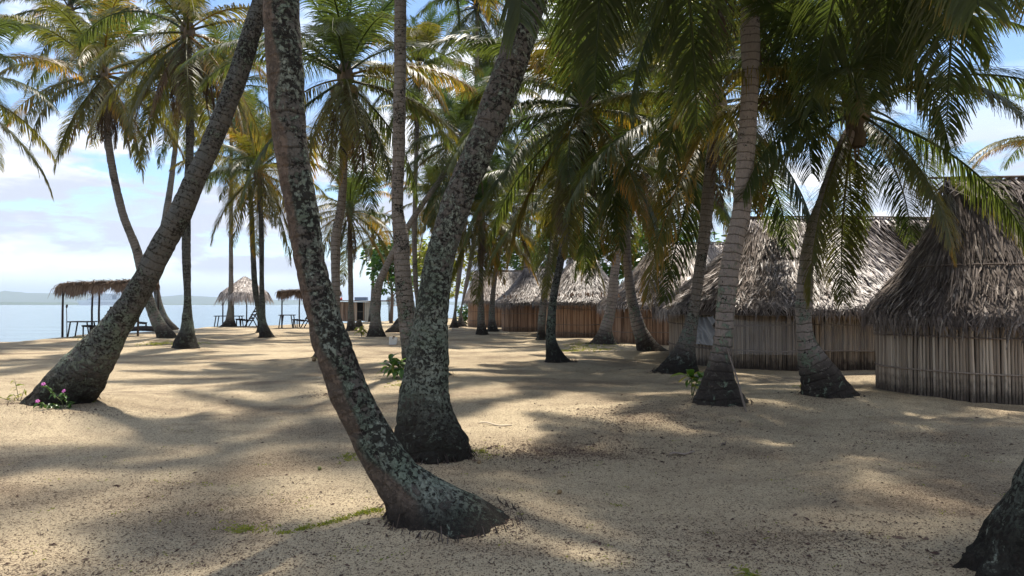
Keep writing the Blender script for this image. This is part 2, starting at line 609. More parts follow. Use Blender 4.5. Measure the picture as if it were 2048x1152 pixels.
def build_ground():
    def axis(lo, hi, c, fine, grow):
        v = [c]
        s = fine
        while v[-1] < hi:
            v.append(v[-1] + s)
            s = min(s * grow, 6.0)
        u = [c]
        s = fine
        while u[-1] > lo:
            u.append(u[-1] - s)
            s = min(s * grow, 6.0)
        return np.array(sorted(set(u + v)))
    xs = axis(-75, 185, 0.3, 0.055, 1.017)
    ys = axis(-62, 175, 4.5, 0.055, 1.018)
    X, Y = np.meshgrid(xs, ys)
    x, y = X.ravel(), Y.ravel()
    z = gz_arr(x, y)
    P = np.stack([x, y, np.zeros_like(x)], 1)
    near = np.clip(1.2 - np.hypot(x, y) / 18.0, 0, 1)
    z += near * (0.016 * vnoise(P, 3.1, 11) + 0.009 * vnoise(P, 7.0, 5) + 0.005 * vnoise(P, 13.0, 6))
    rg = np.random.default_rng(31)
    for k in range(300):                     # old footprints and scuffs
        px, py = rg.uniform(-5.5, 7.0), 2.5 + 12 * rg.random() ** 1.3
        an = rg.normal(1.57, 0.8)
        ix = np.nonzero((np.abs(x - px) < 0.5) & (np.abs(y - py) < 0.5))[0]
        dx, dy = x[ix] - px, y[ix] - py
        u, v = (dx * math.cos(an) + dy * math.sin(an)) / rg.uniform(0.11, 0.16), (-dx * math.sin(an) + dy * math.cos(an)) / rg.uniform(0.05, 0.08)
        r2 = u * u + v * v
        z[ix] += rg.uniform(0.5, 1.0) * (-0.022 * np.exp(-r2 * r2) + 0.009 * np.exp(-(np.sqrt(r2) - 1.35) ** 2 * 7))
    for bx, by, br in TREE_BASES:
        d2 = ((x - bx) ** 2 + (y - by) ** 2) / (br * 2.4) ** 2
        z += 0.09 * np.exp(-d2)
    sd = shore_dist(x, y) + 0.8 * vnoise(P, 0.5, 9)
    s = np.clip((sd + 0.6) / 2.2, 0, 1)
    s = s * s * (3 - 2 * s)
    z = z * s + (1 - s) * -1.6
    nx, ny = len(xs), len(ys)
    idx = np.arange(nx * ny).reshape(ny, nx)
    Fc = np.stack([idx[:-1, :-1], idx[:-1, 1:], idx[1:, 1:], idx[1:, :-1]], -1).reshape(-1, 4)
    me = mesh_from('ground', np.stack([x, y, z], 1), Fc.tolist())
    link('ground', me, mat=M_SAND, kind='structure')
    return xs, ys, z.reshape(ny, nx)


def build_sea():
    b = MB()
    # rings of quads so the sheet reaches the horizon
    rs = [0, 60, 150, 400, 1200, 4000, 12000, 40000]
    n = 48
    V = [(0, 60, SEA_Z)]
    for r in rs[1:]:
        V += [(r * math.cos(2 * math.pi * k / n), 60 + r * math.sin(2 * math.pi * k / n), SEA_Z) for k in range(n)]
    Fc = [(0, 1 + k, 1 + (k + 1) % n) for k in range(n)]
    for i in range(len(rs) - 2):
        o1, o2 = 1 + i * n, 1 + (i + 1) * n
        Fc += [(o1 + k, o2 + k, o2 + (k + 1) % n, o1 + (k + 1) % n) for k in range(n)]
    link('sea', mesh_from('sea', V, Fc), mat=M_SEA, kind='structure')


M_HILL = mat_plain('far_hill', (0.055, 0.085, 0.050), 0.95, 0.4, 0.004)


def ridge_terrain(name, pts, depth, mat, seed):
    """pts: (x, y, height) along the crest; a rounded ridge falling to the sea on both sides"""
    V, Fc = [], []
    m = 9
    P = []
    for i in range(len(pts) - 1):
        for k in range(14):
            t = k / 14
            P.append([pts[i][j] * (1 - t) + pts[i + 1][j] * t for j in range(3)])
    P.append(list(pts[-1]))
    A = np.array(P)
    A[:, 2] *= 1 + 0.22 * vnoise(A * [1, 1, 0], 1 / (depth * 0.5), seed) + 0.12 * vnoise(A * [1, 1, 0], 1 / (depth * 0.14), seed + 1)
    for p in A:
        for k in range(m):
            u = k / (m - 1) * 2 - 1
            V.append((p[0], p[1] + u * depth, SEA_Z - 1 + max(0, p[2]) * (1 - abs(u)) ** 0.8))
    for i in range(len(A) - 1):
        for k in range(m - 1):
            Fc.append((i * m + k, (i + 1) * m + k, (i + 1) * m + k + 1, i * m + k + 1))
    return link(name, mesh_from(name, V, Fc), mat=mat, kind='structure')


def far_land():
    ridge_terrain('hills', [(-6750, 5500, 75), (-5500, 5750, 130), (-4400, 5900, 125), (-3600, 6000, 95), (-2500, 6200, 60), (-1250, 6300, 34), (500, 6300, 24), (2500, 6000, 18)], 450, M_HILL, 3)
    ridge_terrain('coast', [(-4000, 3460, 12), (-3070, 3530, 17), (-2330, 3600, 15), (-1730, 3670, 7), (-1200, 3730, 3)], 100, M_HILL, 5)
    isl = ridge_terrain('islet', [(-208, 1150, 0.2), (-200, 1150, 2.4), (-188, 1152, 2.6), (-178, 1150, 0.2)], 12, M_SAND, 8)


build_sea()
far_land()

# ------------------------------------------------------------------ palm fronds (shared meshes)
def frond_mesh(name, L, elev, droop, seed, n=125, plen=0.82, pw=0.030, grav=1.0, ragged=0.0, petiole=0.13, dead=False):
    rg = np.random.default_rng(seed)
    b = MB()
    m = 26
    pts, tans = [], []
    p = Vector((0, 0, 0))
    side_bend = rg.uniform(-0.25, 0.25)
    for i in range(m + 1):
        t = i / m
        an = R(elev - droop * t ** 1.35)
        az = side_bend * t * t
        d = Vector((math.cos(an) * math.cos(az), math.cos(an) * math.sin(az), math.sin(an)))
        pts.append(p.copy())
        tans.append(d)
        p = p + d * (L / m)
    rad = [0.034 * (1 - i / m) ** 0.8 + 0.004 for i in range(m + 1)]
    rad[0], rad[1] = 0.060, 0.045
    b.tube(pts, rad, 4, [0.62] * (4 * (m + 1)), cap=False)

    def at(t):
        f = t * m
        i = min(int(f), m - 1)
        k = f - i
        return pts[i].lerp(pts[i + 1], k), tans[i].lerp(tans[i + 1], k).normalized()
    down = Vector((0, 0, -1))
    for sgn in (-1, 1):
        for j in range(n):
            t = petiole + (1 - petiole) * (j + rg.uniform(-0.25, 0.25)) / n
            t = min(max(t, petiole), 0.995)
            if rg.random() < ragged:
                continue
            o, tg = at(t)
            sv = tg.cross(Vector((0, 0, 1)))
            if sv.length < 0.2:
                sv = Vector((0, 1, 0))
            sv.normalize()
            upv = sv.cross(tg).normalized()
            prof = min(1.0, 0.45 + (t - petiole) * 2.6) * (1 - 0.72 * max(0, (t - 0.55) / 0.45) ** 1.4)
            ln = plen * prof * rg.uniform(0.88, 1.1)
            if ragged and rg.random() < ragged * 1.4:
                ln *= rg.uniform(0.3, 0.8)
            fw = 0.42 + 0.55 * t
            d = (sv * sgn + tg * fw + upv * 0.22 + Vector(rg.normal(0, 0.11, 3))).normalized()
            seg = 4
            q = o.copy()
            P4, S4 = [], []
            gj = grav * rg.uniform(0.75, 1.25)
            for s in range(seg + 1):
                P4.append(q.copy())
                u = s / seg
                dd = (d * (1 - 0.55 * gj * u) + down * (1.05 * gj * u ** 0.9 + 0.08 * gj)).normalized()
                w = dd.cross(upv if abs(dd.dot(upv)) < 0.9 else tg)
                w = w.normalized() if w.length > 1e-5 else tg
                tilt = 0.5 * sgn
                w = (w + dd.cross(w) * tilt).normalized()
                S4.append(w)
                q = q + dd * (ln / seg)
            wd = pw * (0.75 + 0.35 * prof)
            ws = [wd * 0.55, wd, wd * 0.9, wd * 0.6, 0.006]
            r0 = rg.uniform(-0.12, 0.12)
            aa = []
            for s in range(seg + 1):
                val = 0.08 + 0.30 * t + 0.48 * (s / seg) ** 1.6 + r0
                aa += [val, val]
            b.strip(P4, ws, S4, aa)
    return b.mesh(name)


FR = {}
LF = 4.2
for k, (el, dr, gv) in {
    'up': (83, 30, 0.35), 'high': (66, 55, 0.5), 'mid': (48, 78, 0.75), 'arch': (32, 88, 0.95),
    'flat': (14, 80, 1.05), 'low': (-6, 66, 1.1), 'hang': (-28, 52, 1.1), 'drop': (-52, 34, 0.95)}.items():
    FR[k] = [frond_mesh('frond_%s' % k, LF * f, el + a, dr * g, 100 + i * 17 + len(k) * 3 + int(el), n=122, grav=gv, ragged=0.05 if el > 0 else 0.10)
             for i, (f, a, g) in enumerate(((1.0, 0, 1.0), (0.92, 6, 1.15), (1.05, -5, 0.85)))]
FR['dead'] = [frond_mesh('frond_dead', 2.9 * f, -58 + a, 30, 500 + i, n=85, plen=0.55, pw=0.024, grav=1.5, ragged=0.22) for i, (f, a) in enumerate(((1, 0), (0.85, -14), (1.15, 8)))]
FRN = {}                                          # denser leaflets for the crowns overhead
for k, (el, dr, gv) in {'mid': (48, 78, 0.75), 'arch': (32, 88, 0.95), 'flat': (14, 80, 1.05), 'low': (-6, 66, 1.1), 'hang': (-28, 52, 1.1), 'drop': (-52, 34, 0.95)}.items():
    FRN[k] = [frond_mesh('frond_%s' % k, LF * f, el + a, dr * g, 700 + i * 17 + len(k) * 3 + int(el), n=185, pw=0.0235, plen=0.92, grav=gv * 0.9, ragged=0.07)
              for i, (f, a, g) in enumerate(((1.0, 0, 1.0), (0.92, 6, 1.15), (1.05, -5, 0.85)))]
ORDER = ['up', 'high', 'mid', 'arch', 'flat', 'low', 'hang', 'drop']

# crown heart: swollen leaf bases and fibre
def crown_mesh():
    b = MB()
    rg = np.random.default_rng(4)
    n = 14
    prof = [(-0.55, 0.11), (-0.35, 0.13), (-0.15, 0.17), (0.05, 0.20), (0.25, 0.17), (0.5, 0.10), (0.8, 0.04)]
    V, Fc = [], []
    for i, (z, r) in enumerate(prof):
        for k in range(n):
            an = 2 * math.pi * k / n
            rr = r * (1 + 0.22 * rg.uniform(-1, 1))
            V.append((rr * math.cos(an), rr * math.sin(an), z))
    for i in range(len(prof) - 1):
        for k in range(n):
            Fc.append((i * n + k, i * n + (k + 1) % n, (i + 1) * n + (k + 1) % n, (i + 1) * n + k))
    b.add(V, Fc, [rg.random() for _ in V])
    for k in range(16):      # old leaf bases and fibre tongues
        an = rg.uniform(0, 6.28)
        d = Vector((math.cos(an), math.sin(an), 0))
        s = Vector((-d.y, d.x, 0))
        z0 = rg.uniform(-0.35, 0.1)
        l = rg.uniform(0.25, 0.6)
        o = d * 0.15 + Vector((0, 0, z0))
        dirn = 1 if rg.random() < 0.5 else -1
        b.strip([o, o + d * 0.08 + Vector((0, 0, dirn * l * 0.5)), o + d * 0.10 + Vector((0, 0, dirn * l * rg.uniform(0.6, 1)))], [0.06, 0.045, 0.01], s, rg.random())
    return b.mesh('crown')


CROWN_ME = crown_mesh()


def coconut_mesh():
    V, Fc = [], []
    n, m = 12, 8
    for i in range(m + 1):
        ph = math.pi * i / m
        for k in range(n):
            an = 2 * math.pi * k / n
            r = 0.105 * math.sin(ph) * (1 + 0.07 * math.cos(3 * an))
            V.append((r * math.cos(an), r * math.sin(an), -0.135 * math.cos(ph) * (1.0 if ph > 1.57 else 0.9)))
    for i in range(m):
        for k in range(n):
            Fc.append((i * n + k, i * n + (k + 1) % n, (i + 1) * n + (k + 1) % n, (i + 1) * n + k))
    return mesh_from('coconut', V, Fc)


COCO_ME = coconut_mesh()
M_COCO_G = mat_plain('coconut_green', (0.16, 0.17, 0.05), 0.45, 0.3)
M_COCO_B = mat_plain('coconut_husk', (0.20, 0.14, 0.075), 0.8, 0.4, 20)
COCO_ME.materials.append(M_COCO_G)


# ------------------------------------------------------------------ palms
def pchip(xs, ys, q):
    """smooth monotone-ish interpolation"""
    xs, ys, q = map(np.asarray, (xs, ys, q))
    h = np.diff(xs)
    dl = np.diff(ys) / h
    d = np.zeros(len(xs))
    d[0], d[-1] = dl[0], dl[-1]
    for i in range(1, len(xs) - 1):
        d[i] = (dl[i - 1] * h[i] + dl[i] * h[i - 1]) / (h[i] + h[i - 1])
    i = np.clip(np.searchsorted(xs, q) - 1, 0, len(xs) - 2)
    t = (q - xs[i]) / h[i]
    a, b = ys[i], ys[i + 1]
    return ((2 * t**3 - 3 * t**2 + 1) * a + (t**3 - 2 * t**2 + t) * h[i] * d[i] + (-2 * t**3 + 3 * t**2) * b + (t**3 - t**2) * h[i] * d[i + 1])


def trunk_mesh(prof, seed, bare_dir=None, bare_amt=0.0, nseg=32, dz=0.05, lump=1.0):
    """prof: rows (z, cx, cy, rx, ry) bottom to top. Returns mesh in world coordinates relative to the foot."""
    A = np.array(prof, float)
    z0, z1 = A[0, 0], A[-1, 0]
    nz = max(8, int((z1 - z0) / dz))
    zs = np.linspace(z0, z1, nz + 1)
    cx, cy, rx, ry = [pchip(A[:, 0], A[:, k], zs) for k in (1, 2, 3, 4)]
    C = np.stack([cx, cy, zs], 1)
    T = np.gradient(C, axis=0)
    arc = np.concatenate([[0], np.cumsum(np.linalg.norm(np.diff(C, axis=0), axis=1))])
    T /= np.linalg.norm(T, axis=1)[:, None]
    an = np.linspace(0, 2 * np.pi, nseg, endpoint=False)
    ca, sa = np.cos(an), np.sin(an)
    off = np.stack([np.outer(rx, ca), np.outer(ry, sa), np.zeros((nz + 1, nseg))], -1)
    along = arc[:, None] + (off * T[:, None, :]).sum(-1)
    P = C[:, None, :] + off
    flat = P.reshape(-1, 3)
    nrm = np.stack([np.tile(ca, (nz + 1, 1)), np.tile(sa, (nz + 1, 1)), np.zeros((nz + 1, nseg))], -1).reshape(-1, 3)
    rad = np.minimum(rx, ry).repeat(nseg)
    # ring scars and uneven bark
    fr = (along.ravel() * 8.5 + 0.5 * vnoise(flat, 6.0, seed)) % 1.0
    hgt = flat[:, 2].copy()
    disp = -0.055 * np.exp(-(fr / 0.12) ** 2) + 0.045 * vnoise(flat, 3.0, seed + 1) * lump + 0.045 * vnoise(flat, 9.0, seed + 2) * lump + 0.03 * vnoise(flat, 24.0, seed + 3) * lump
    low = np.clip(1 - hgt / 0.45, 0, 1)
    fl = vnoise(np.stack([nrm[:, 0] * 2.2, nrm[:, 1] * 2.2, hgt * 0.7], 1), 2.2, seed + 4)
    disp = disp + low * (0.13 * fl + 0.07 * vnoise(flat * [1, 1, 0.4], 16.0, seed + 6) * lump)
    flat = flat + nrm * (rad * disp)[:, None]
    idx = np.arange((nz + 1) * nseg).reshape(nz + 1, nseg)
    nxt = np.roll(idx, -1, axis=1)
    Fc = np.stack([idx[:-1], nxt[:-1], nxt[1:], idx[1:]], -1).reshape(-1, 4).tolist()
    bare = np.zeros(len(flat))
    if bare_dir is not None:
        bd = nrm @ np.array([bare_dir[0], bare_dir[1], 0.0])
        bare = np.clip((bd + 0.38 * vnoise(flat, 4.0, seed + 7) - 0.42) * 6, 0, 1) * bare_amt
    Fc.append(tuple(idx[-1].tolist()))
    return flat, Fc, along.ravel(), hgt, bare


def root_skirt(name, cx, cy, rx, ry, seed, n=260, z=0.0):
    """the mat of short dead rootlets clinging to a palm foot"""
    rg = np.random.default_rng(seed)
    b = MB()
    for i in range(n * 3):
        an = rg.uniform(0, 2 * math.pi)
        d = Vector((math.cos(an), math.sin(an), 0))
        h0 = abs(rg.normal(0, 0.05)) + 0.01
        k = 0.97 - 0.25 * h0
        o = Vector((cx + rx * k * d.x, cy + ry * k * d.y, z + h0))
        out = abs(rg.normal(0.03, 0.035))
        sk = rg.normal(0, 0.04)
        e = Vector((o.x + d.x * out - d.y * sk, o.y + d.y * out + d.x * sk, z + rg.uniform(-0.04, 0.0)))
        mid = o.lerp(e, 0.5) + d * 0.015 + Vector((0, 0, 0.006))
        b.tube([o, mid, e], [0.004, 0.005, 0.002], 3, rg.random(), cap=False)
    return b.mesh(name)


def palm(label, d, rows, crown=None, lean=0.0, mat=None, group=None, nf=30, size=1.0, seed=1, dead=3, az0=None, kinds=None,
         bare_dir=None, bare_amt=0.0, seg=24, dz=0.07, skip=None, coconuts=0, yellow=0.35, skirt=160, depth_k=1.0, age=(0.0, 1.0), extra=(), foot_h=1.0, near=False):
    """rows: (photo row, left edge, right edge) of the trunk at distance d; lean: metres nearer(-)/farther(+) at the crown"""
    rg = np.random.default_rng(seed * 13 + 5)
    rows = sorted(rows, key=lambda r: -r[0])
    prof = []
    ztop = None
    crown_w = Vector(crown) if crown is not None else None
    n = len(rows)
    zlist = []
    for (y, l, r) in rows:
        zlist.append(W(1024, y, d).z)
    zt = crown_w.z if crown_w else zlist[-1]
    for (y, l, r) in rows:
        z = W(1024, y, d).z
        f = max(0.0, z / max(zt, 0.1))
        dd = d + lean * f * f
        pl, pr = W(l, y, dd), W(r, y, dd)
        prof.append([pl.z, (pl.x + pr.x) / 2, dd, (pr.x - pl.x) / 2, None])
    # depth radius: the lean shortens the horizontal slice
    for i, p in enumerate(prof):
        j = min(i + 1, n - 1)
        k = max(i - 1, 0)
        dxz = (prof[j][1] - prof[k][1]) / max(prof[j][0] - prof[k][0], 1e-3)
        p[4] = max(p[3] / math.sqrt(1 + dxz * dxz), 0.45 * p[3]) * depth_k
    base = prof[0]
    foot = Vector((base[1], base[2], 0.0))
    prof[0][0] = min(prof[0][0], 0.0)
    # sink the foot
    p0 = list(prof[0])
    p0[0] = prof[0][0] - 0.25
    prof.insert(0, p0)
    if crown_w is not None:
        lp = prof[-1]
        prof.append([crown_w.z - 0.15, crown_w.x, crown_w.y, min(lp[3], lp[4]) * 0.85, min(lp[3], lp[4]) * 0.85])
    V, Fc, al, hg, bare = trunk_mesh(prof, seed, bare_dir, bare_amt, seg, dz)
    V = V - np.array(foot)
    t = thing('palm_tree', foot, label, 'palm tree', group)
    me = mesh_from('trunk', V, Fc, True, {'along': al, 'hgt': hg / foot_h, 'bare': bare})
    tr = link('trunk', me, t, mat or M_TR_MID)
    TREE_BASES.append((foot.x, foot.y, base[3]))
    if skirt:
        link('root_skirt', root_skirt('root_skirt', 0, 0, base[3], base[4], seed, skirt), tr, M_DARKWOOD, kind='stuff')
    if crown_w is None:
        lp = prof[-1]
        crown_w = Vector((lp[1], lp[2], lp[0] + 0.1))
    cr = link('crown', CROWN_ME, t, M_FIBRE, loc=crown_w - foot, rot=(0, 0, rg.uniform(0, 6)), scale=1.0)
    crz = cr.rotation_euler.z
    a0 = rg.uniform(0, 6.28)
    for i in range(nf):
        f = age[0] + (age[1] - age[0]) * (i + 0.5) / nf
        az = a0 + i * 2.39996 + rg.uniform(-0.25, 0.25)
        if skip and any(lo <= (math.degrees(az) % 360) <= hi and f >= fmin for lo, hi, fmin in skip):
            continue
        kind = ORDER[min(7, int(f * 8 + rg.uniform(-0.4, 0.4)))] if f > 0.03 else 'up'
        me = (FRN if near and kind in FRN else FR)[kind][rg.integers(0, 3)]
        u = rg.random()
        mt = M_LEAF_YOUNG if f < 0.2 else (M_LEAF_Y if u < yellow * (0.4 + f) else M_LEAF)
        o = link('frond', me, cr, M_LEAF, rot=(rg.normal(0, 0.10), rg.normal(0, 0.07), az - crz), scale=size * rg.uniform(0.88, 1.1) * (0.8 if kind == 'up' else 1.0),
                 loc=(0, 0, 0.22 - 0.30 * f))
        omat(o, mt)
    for az, kind, sc, mt in extra:
        o = link('frond', (FRN if near else FR)[kind][int(rg.integers(0, 3))], cr, M_LEAF, rot=(0, 0, R(az) - crz), scale=sc, loc=(0, 0, 0))
        omat(o, mt)
    for i in range(dead):
        o = link('dead_frond', FR['dead'][i % 3], cr, M_LEAF, rot=(rg.normal(0, 0.1), 0, rg.uniform(0, 6.28)), scale=size * rg.uniform(0.7, 1.05), loc=(0, 0, -0.2))
        omat(o, M_DEAD)
    for i in range(coconuts):
        an = rg.uniform(0, 6.28)
        o = link('coconut', COCO_ME, cr, M_COCO_G, loc=(0.30 * math.cos(an), 0.30 * math.sin(an), -0.22 - 0.18 * rg.random()), rot=(rg.normal(0, 0.4), rg.normal(0, 0.4), 0))
        omat(o, M_COCO_G if rg.random() < 0.6 else M_COCO_B)
    return t


GRP = 'coconut palms on the sand'
# --- near palms
palm('lichen-covered palm curving up from a long toe, red bare bark down one side', 4.6,
     [(1054, 766, 1046), (1040, 770, 1030), (1020, 770, 996), (997, 763, 958), (965, 746, 892), (931, 727, 838), (900, 712, 810), (865, 696, 785), (832, 678, 765), (799, 661, 748), (754, 648, 728), (700, 629, 707),
      (636, 615, 682), (577, 601, 664), (518, 588, 648), (459, 578, 640), (400, 568, 633), (300, 549, 616), (150, 535, 606), (0, 527, 598), (-150, 527, 594)],
     crown=(-1.55, 4.9, 9.2), mat=M_TR_LICH, seed=1, seg=72, dz=0.022, bare_dir=(-0.94, -0.34), bare_amt=1.0, skirt=90, nf=11, group=GRP, depth_k=1.0, dead=0, foot_h=0.35)
palm('stout lichen-crusted palm with swollen black foot, leaning towards the huts, beside the broad-leaved seedling', 6.5,
     [(928, 786, 944), (902, 791, 942), (875, 788, 934), (850, 792, 920), (813, 796, 905), (754, 807, 898), (695, 818, 896), (636, 828, 895), (577, 838, 901), (518, 849, 910), (459, 867, 927),
      (400, 884, 947), (300, 926, 990), (150, 981, 1050), (0, 1035, 1095)],
     crown=(1.25, 6.8, 7.3), mat=M_TR_LICH, seed=2, seg=64, dz=0.026, bare_dir=(-0.9, -0.4), bare_amt=0.15, skirt=150, nf=13, group=GRP, age=(0.2, 1.0), dead=0, yellow=0.05, foot_h=1.0, near=True, extra=[(62, 'hang', 1.05, M_LEAF), (96, 'hang', 1.1, M_LEAF), (80, 'low', 1.0, M_LEAF)])
palm('dark crusted palm leaning steeply inland from a spreading foot among pink and yellow flowers', 9.7,
     [(828, 28, 192), (812, 41, 182), (782, 72, 200), (750, 97, 216), (718, 128, 232), (687, 159, 247), (656, 190, 264), (625, 219, 281), (562, 262, 316), (500, 295, 345), (432, 334, 382), (365, 366, 409), (300, 397, 438),
      (225, 427, 468), (150, 456, 496), (75, 481, 519), (0, 506, 543)],
     crown=(-2.2, 11.2, 10.2), lean=0.9, mat=M_TR_DARKLICH, seed=3, seg=64, dz=0.03, skirt=150, nf=12, group=GRP, bare_dir=(0.9, -0.3), bare_amt=0.2, foot_h=0.9)
palm('ringed palm with black conical foot and a stick leaning against it', 9.75,
     [(819, 1382, 1503), (800, 1388, 1492), (767, 1402, 1472), (725, 1417, 1463), (683, 1427, 1465), (600, 1434, 1471), (520, 1443, 1481), (432, 1463, 1499), (300, 1474, 1510), (150, 1484, 1517), (60, 1482, 1519), (0, 1481, 1520)],
     crown=tuple(W(1506, -190, 9.8)), mat=M_TR_RING, seed=4, seg=48, dz=0.03, skirt=150, nf=21, age=(0.15, 1.0), group=GRP, dead=3, yellow=0.0, foot_h=1.5, near=True, skip=[(215, 330, 0.35)])
palm('slender ringed palm leaning over the gap between the two largest huts', 10.6,
     [(802, 1600, 1725), (780, 1604, 1706), (739, 1600, 1675), (709, 1597, 1650), (679, 1594, 1631), (600, 1592, 1624), (520, 1600, 1629), (440, 1618, 1646), (400, 1633, 1661), (337, 1656, 1682), (262, 1688, 1715)],
     crown=tuple(W(1712, 222, 10.6)), mat=M_TR_RING, seed=5, seg=40, dz=0.035, skirt=130, nf=26, group=GRP, size=0.76, dead=0, yellow=0.45, foot_h=1.2, near=True)
palm('mossy black-footed palm with only its thick base and overhead fronds showing', 3.5,
     [(1300, 1905, 2330), (1200, 1935, 2300), (1152, 1955, 2280), (1100, 1985, 2260), (1050, 2005, 2245), (1000, 2035, 2240), (950, 2058, 2235), (900, 2075, 2230), (800, 2090, 2225), (600, 2130, 2240), (300, 2140, 2230)],
     crown=(4.1, 6.2, 6.9), lean=1.0, mat=M_TR_LICH, seed=6, seg=56, dz=0.028, skirt=0, nf=14, age=(0.2, 1.0), group=GRP, yellow=0.0, dead=0, near=True, foot_h=1.1, extra=[(60, 'hang', 1.0, M_LEAF), (76, 'hang', 1.05, M_LEAF), (47, 'low', 1.0, M_LEAF), (92, 'hang', 1.1, M_LEAF), (66, 'low', 0.95, M_LEAF)])
palm('tall straight pale mottled palm rising directly behind the stout lichen palm', 13.6,
     [(758, 800, 912), (740, 806, 890), (708, 804, 850), (660, 799, 838), (607, 793, 829), (545, 789, 822), (480, 787, 818), (432, 784, 809), (300, 785, 810), (150, 788, 812), (0, 789, 813)],
     crown=tuple(W(806, -330, 13.6)), mat=M_TR_MID, seed=7, seg=36, dz=0.04, nf=12, group=GRP, bare_dir=(-1, 0), bare_amt=0.4)
palm('spotted palm with a foot spreading both ways in front of the plastic-sheeted hut', 14.5,
     [(750, 1305, 1397), (730, 1322, 1393), (704, 1343, 1391), (662, 1364, 1394), (600, 1380, 1402), (540, 1388, 1410), (480, 1396, 1419), (400, 1403, 1428), (311, 1413, 1434)],
     crown=tuple(W(1432, 215, 14.6)), mat=M_TR_MID, seed=8, seg=32, dz=0.05, nf=24, group=GRP, yellow=0.35)
palm('dark curved palm with a toe pointing at the huts, alone in the open sand', 17.0,
     [(729, 1090, 1153), (715, 1091, 1135), (688, 1091, 1116), (636, 1094, 1112), (584, 1101, 1116), (532, 1112, 1127), (480, 1121, 1138), (400, 1136, 1152), (300, 1155, 1170)],
     crown=tuple(W(1170, 222, 17)), mat=M_TR_DARKLICH, seed=9, seg=28, dz=0.06, nf=42, size=1.02, group=GRP, age=(0.05, 1.0), dead=2, yellow=0.3)
palm('ringed palm with black collar foot on a small grassy mound', 24.5,
     [(692, 1170, 1238), (684, 1181, 1234), (672, 1190, 1226), (636, 1206, 1229), (584, 1216, 1236), (545, 1220, 1238), (440, 1248, 1264), (330, 1292, 1308), (250, 1337, 1352)],
     crown=tuple(W(1358, 215, 24.5)), mat=M_TR_RING, seed=10, seg=24, dz=0.08, nf=34, size=1.0, group=GRP, yellow=0.35)
palm('ringed palm with a long black toe beside the brown cane hut', 20.5,
     [(708, 1276, 1345), (695, 1273, 1325), (680, 1270, 1310), (662, 1265, 1297), (610, 1255, 1277), (545, 1248, 1265), (480, 1245, 1261), (400, 1243, 1258)],
     crown=tuple(W(1250, 330, 20.5)), mat=M_TR_RING, seed=11, seg=24, dz=0.07, nf=30, size=0.85, group=GRP, dead=4, yellow=0.4)
palm('thin palm standing against the wall between two brown cane huts', 27.5,
     [(683, 1071, 1094), (665, 1074, 1091), (636, 1076, 1092), (584, 1083, 1096), (530, 1092, 1104)],
     crown=tuple(W(1118, 395, 27.5)), mat=M_TR_MID, seed=12, seg=20, dz=0.1, nf=28, size=0.95, group=GRP, yellow=0.5)
palm('small straight palm with hanging yellow fronds before the farthest huts', 32.0,
     [(672, 952, 979), (655, 954, 972), (625, 955, 969), (560, 957, 967)],
     crown=tuple(W(962, 440, 32)), mat=M_TR_MID, seed=13, seg=20, dz=0.1, nf=28, size=0.85, group=GRP, yellow=0.9)
palm('small leaning palm beside the small straight palm, before the farthest hut', 35.5,
     [(666, 972, 1001), (650, 976, 993), (620, 978, 990), (560, 984, 994), (500, 995, 1004)],
     crown=tuple(W(1010, 420, 35.5)), mat=M_TR_MID, seed=14, seg=20, dz=0.1, nf=28, size=0.95, group=GRP, yellow=0.8)
# --- palms towards the sea
palm('palm with coconuts and black dead fronds, trunk passing behind the curved lichen palm', 18.2,
     [(721, 622, 678), (700, 634, 682), (650, 655, 680), (590, 663, 680), (530, 662, 680), (480, 662, 681), (412, 674, 691), (300, 680, 696), (220, 683, 698)],
     crown=tuple(W(690, 160, 18.2)), mat=M_TR_MID, seed=15, seg=24, dz=0.07, nf=36, size=0.92, group=GRP, dead=13, coconuts=7, yellow=0.4)
palm('palm with a wide mossy foot leaning far inland near the plank shack', 29.8,
     [(678, 732, 773), (665, 735, 768), (640, 741, 762), (610, 743, 762), (582, 746, 763), (531, 766, 781), (480, 793, 807), (430, 824, 837), (350, 880, 893)],
     crown=tuple(W(928, 280, 30)), mat=M_TR_MID, seed=16, seg=24, dz=0.08, nf=30, size=0.95, group=GRP, dead=1)
palm('slim palm with bunched dead fronds under its crown, before the plank shack', 37.0,
     [(664, 692, 715), (650, 694, 711), (620, 696, 708), (543, 696, 706), (490, 695, 704)],
     crown=tuple(W(700, 425, 37)), mat=M_TR_MID, seed=17, seg=20, dz=0.1, nf=28, size=0.95, group=GRP, dead=6, yellow=0.7)
palm('bell-footed palm standing in front of the round thatched sunshade', 29.3,
     [(679, 517, 552), (668, 518, 545), (650, 519, 535), (607, 519, 530), (480, 518, 528), (400, 516, 525)],
     crown=tuple(W(518, 345, 29.3)), mat=M_TR_DARKLICH, seed=18, seg=24, dz=0.08, nf=32, size=0.88, group=GRP, dead=1, yellow=0.8)
palm('slightly bent palm pressed close behind the bell-footed palm', 34.5,
     [(667, 512, 536), (658, 514, 530), (582, 505, 517), (480, 500, 510), (400, 497, 506)],
     crown=tuple(W(492, 300, 34.5)), mat=M_TR_DARKLICH, seed=19, seg=20, dz=0.1, nf=28, size=0.9, group=GRP, dead=1, yellow=0.6)
palm('tall thin palm growing through the edge of the round thatched sunshade', 43.5,
     [(656, 438, 474), (645, 448, 470), (620, 455, 468), (582, 457, 467), (480, 458, 466), (300, 459, 466)],
     crown=tuple(W(462, 175, 43.5)), mat=M_TR_MID, seed=20, seg=20, dz=0.12, nf=30, size=1.1, group=GRP, dead=2)
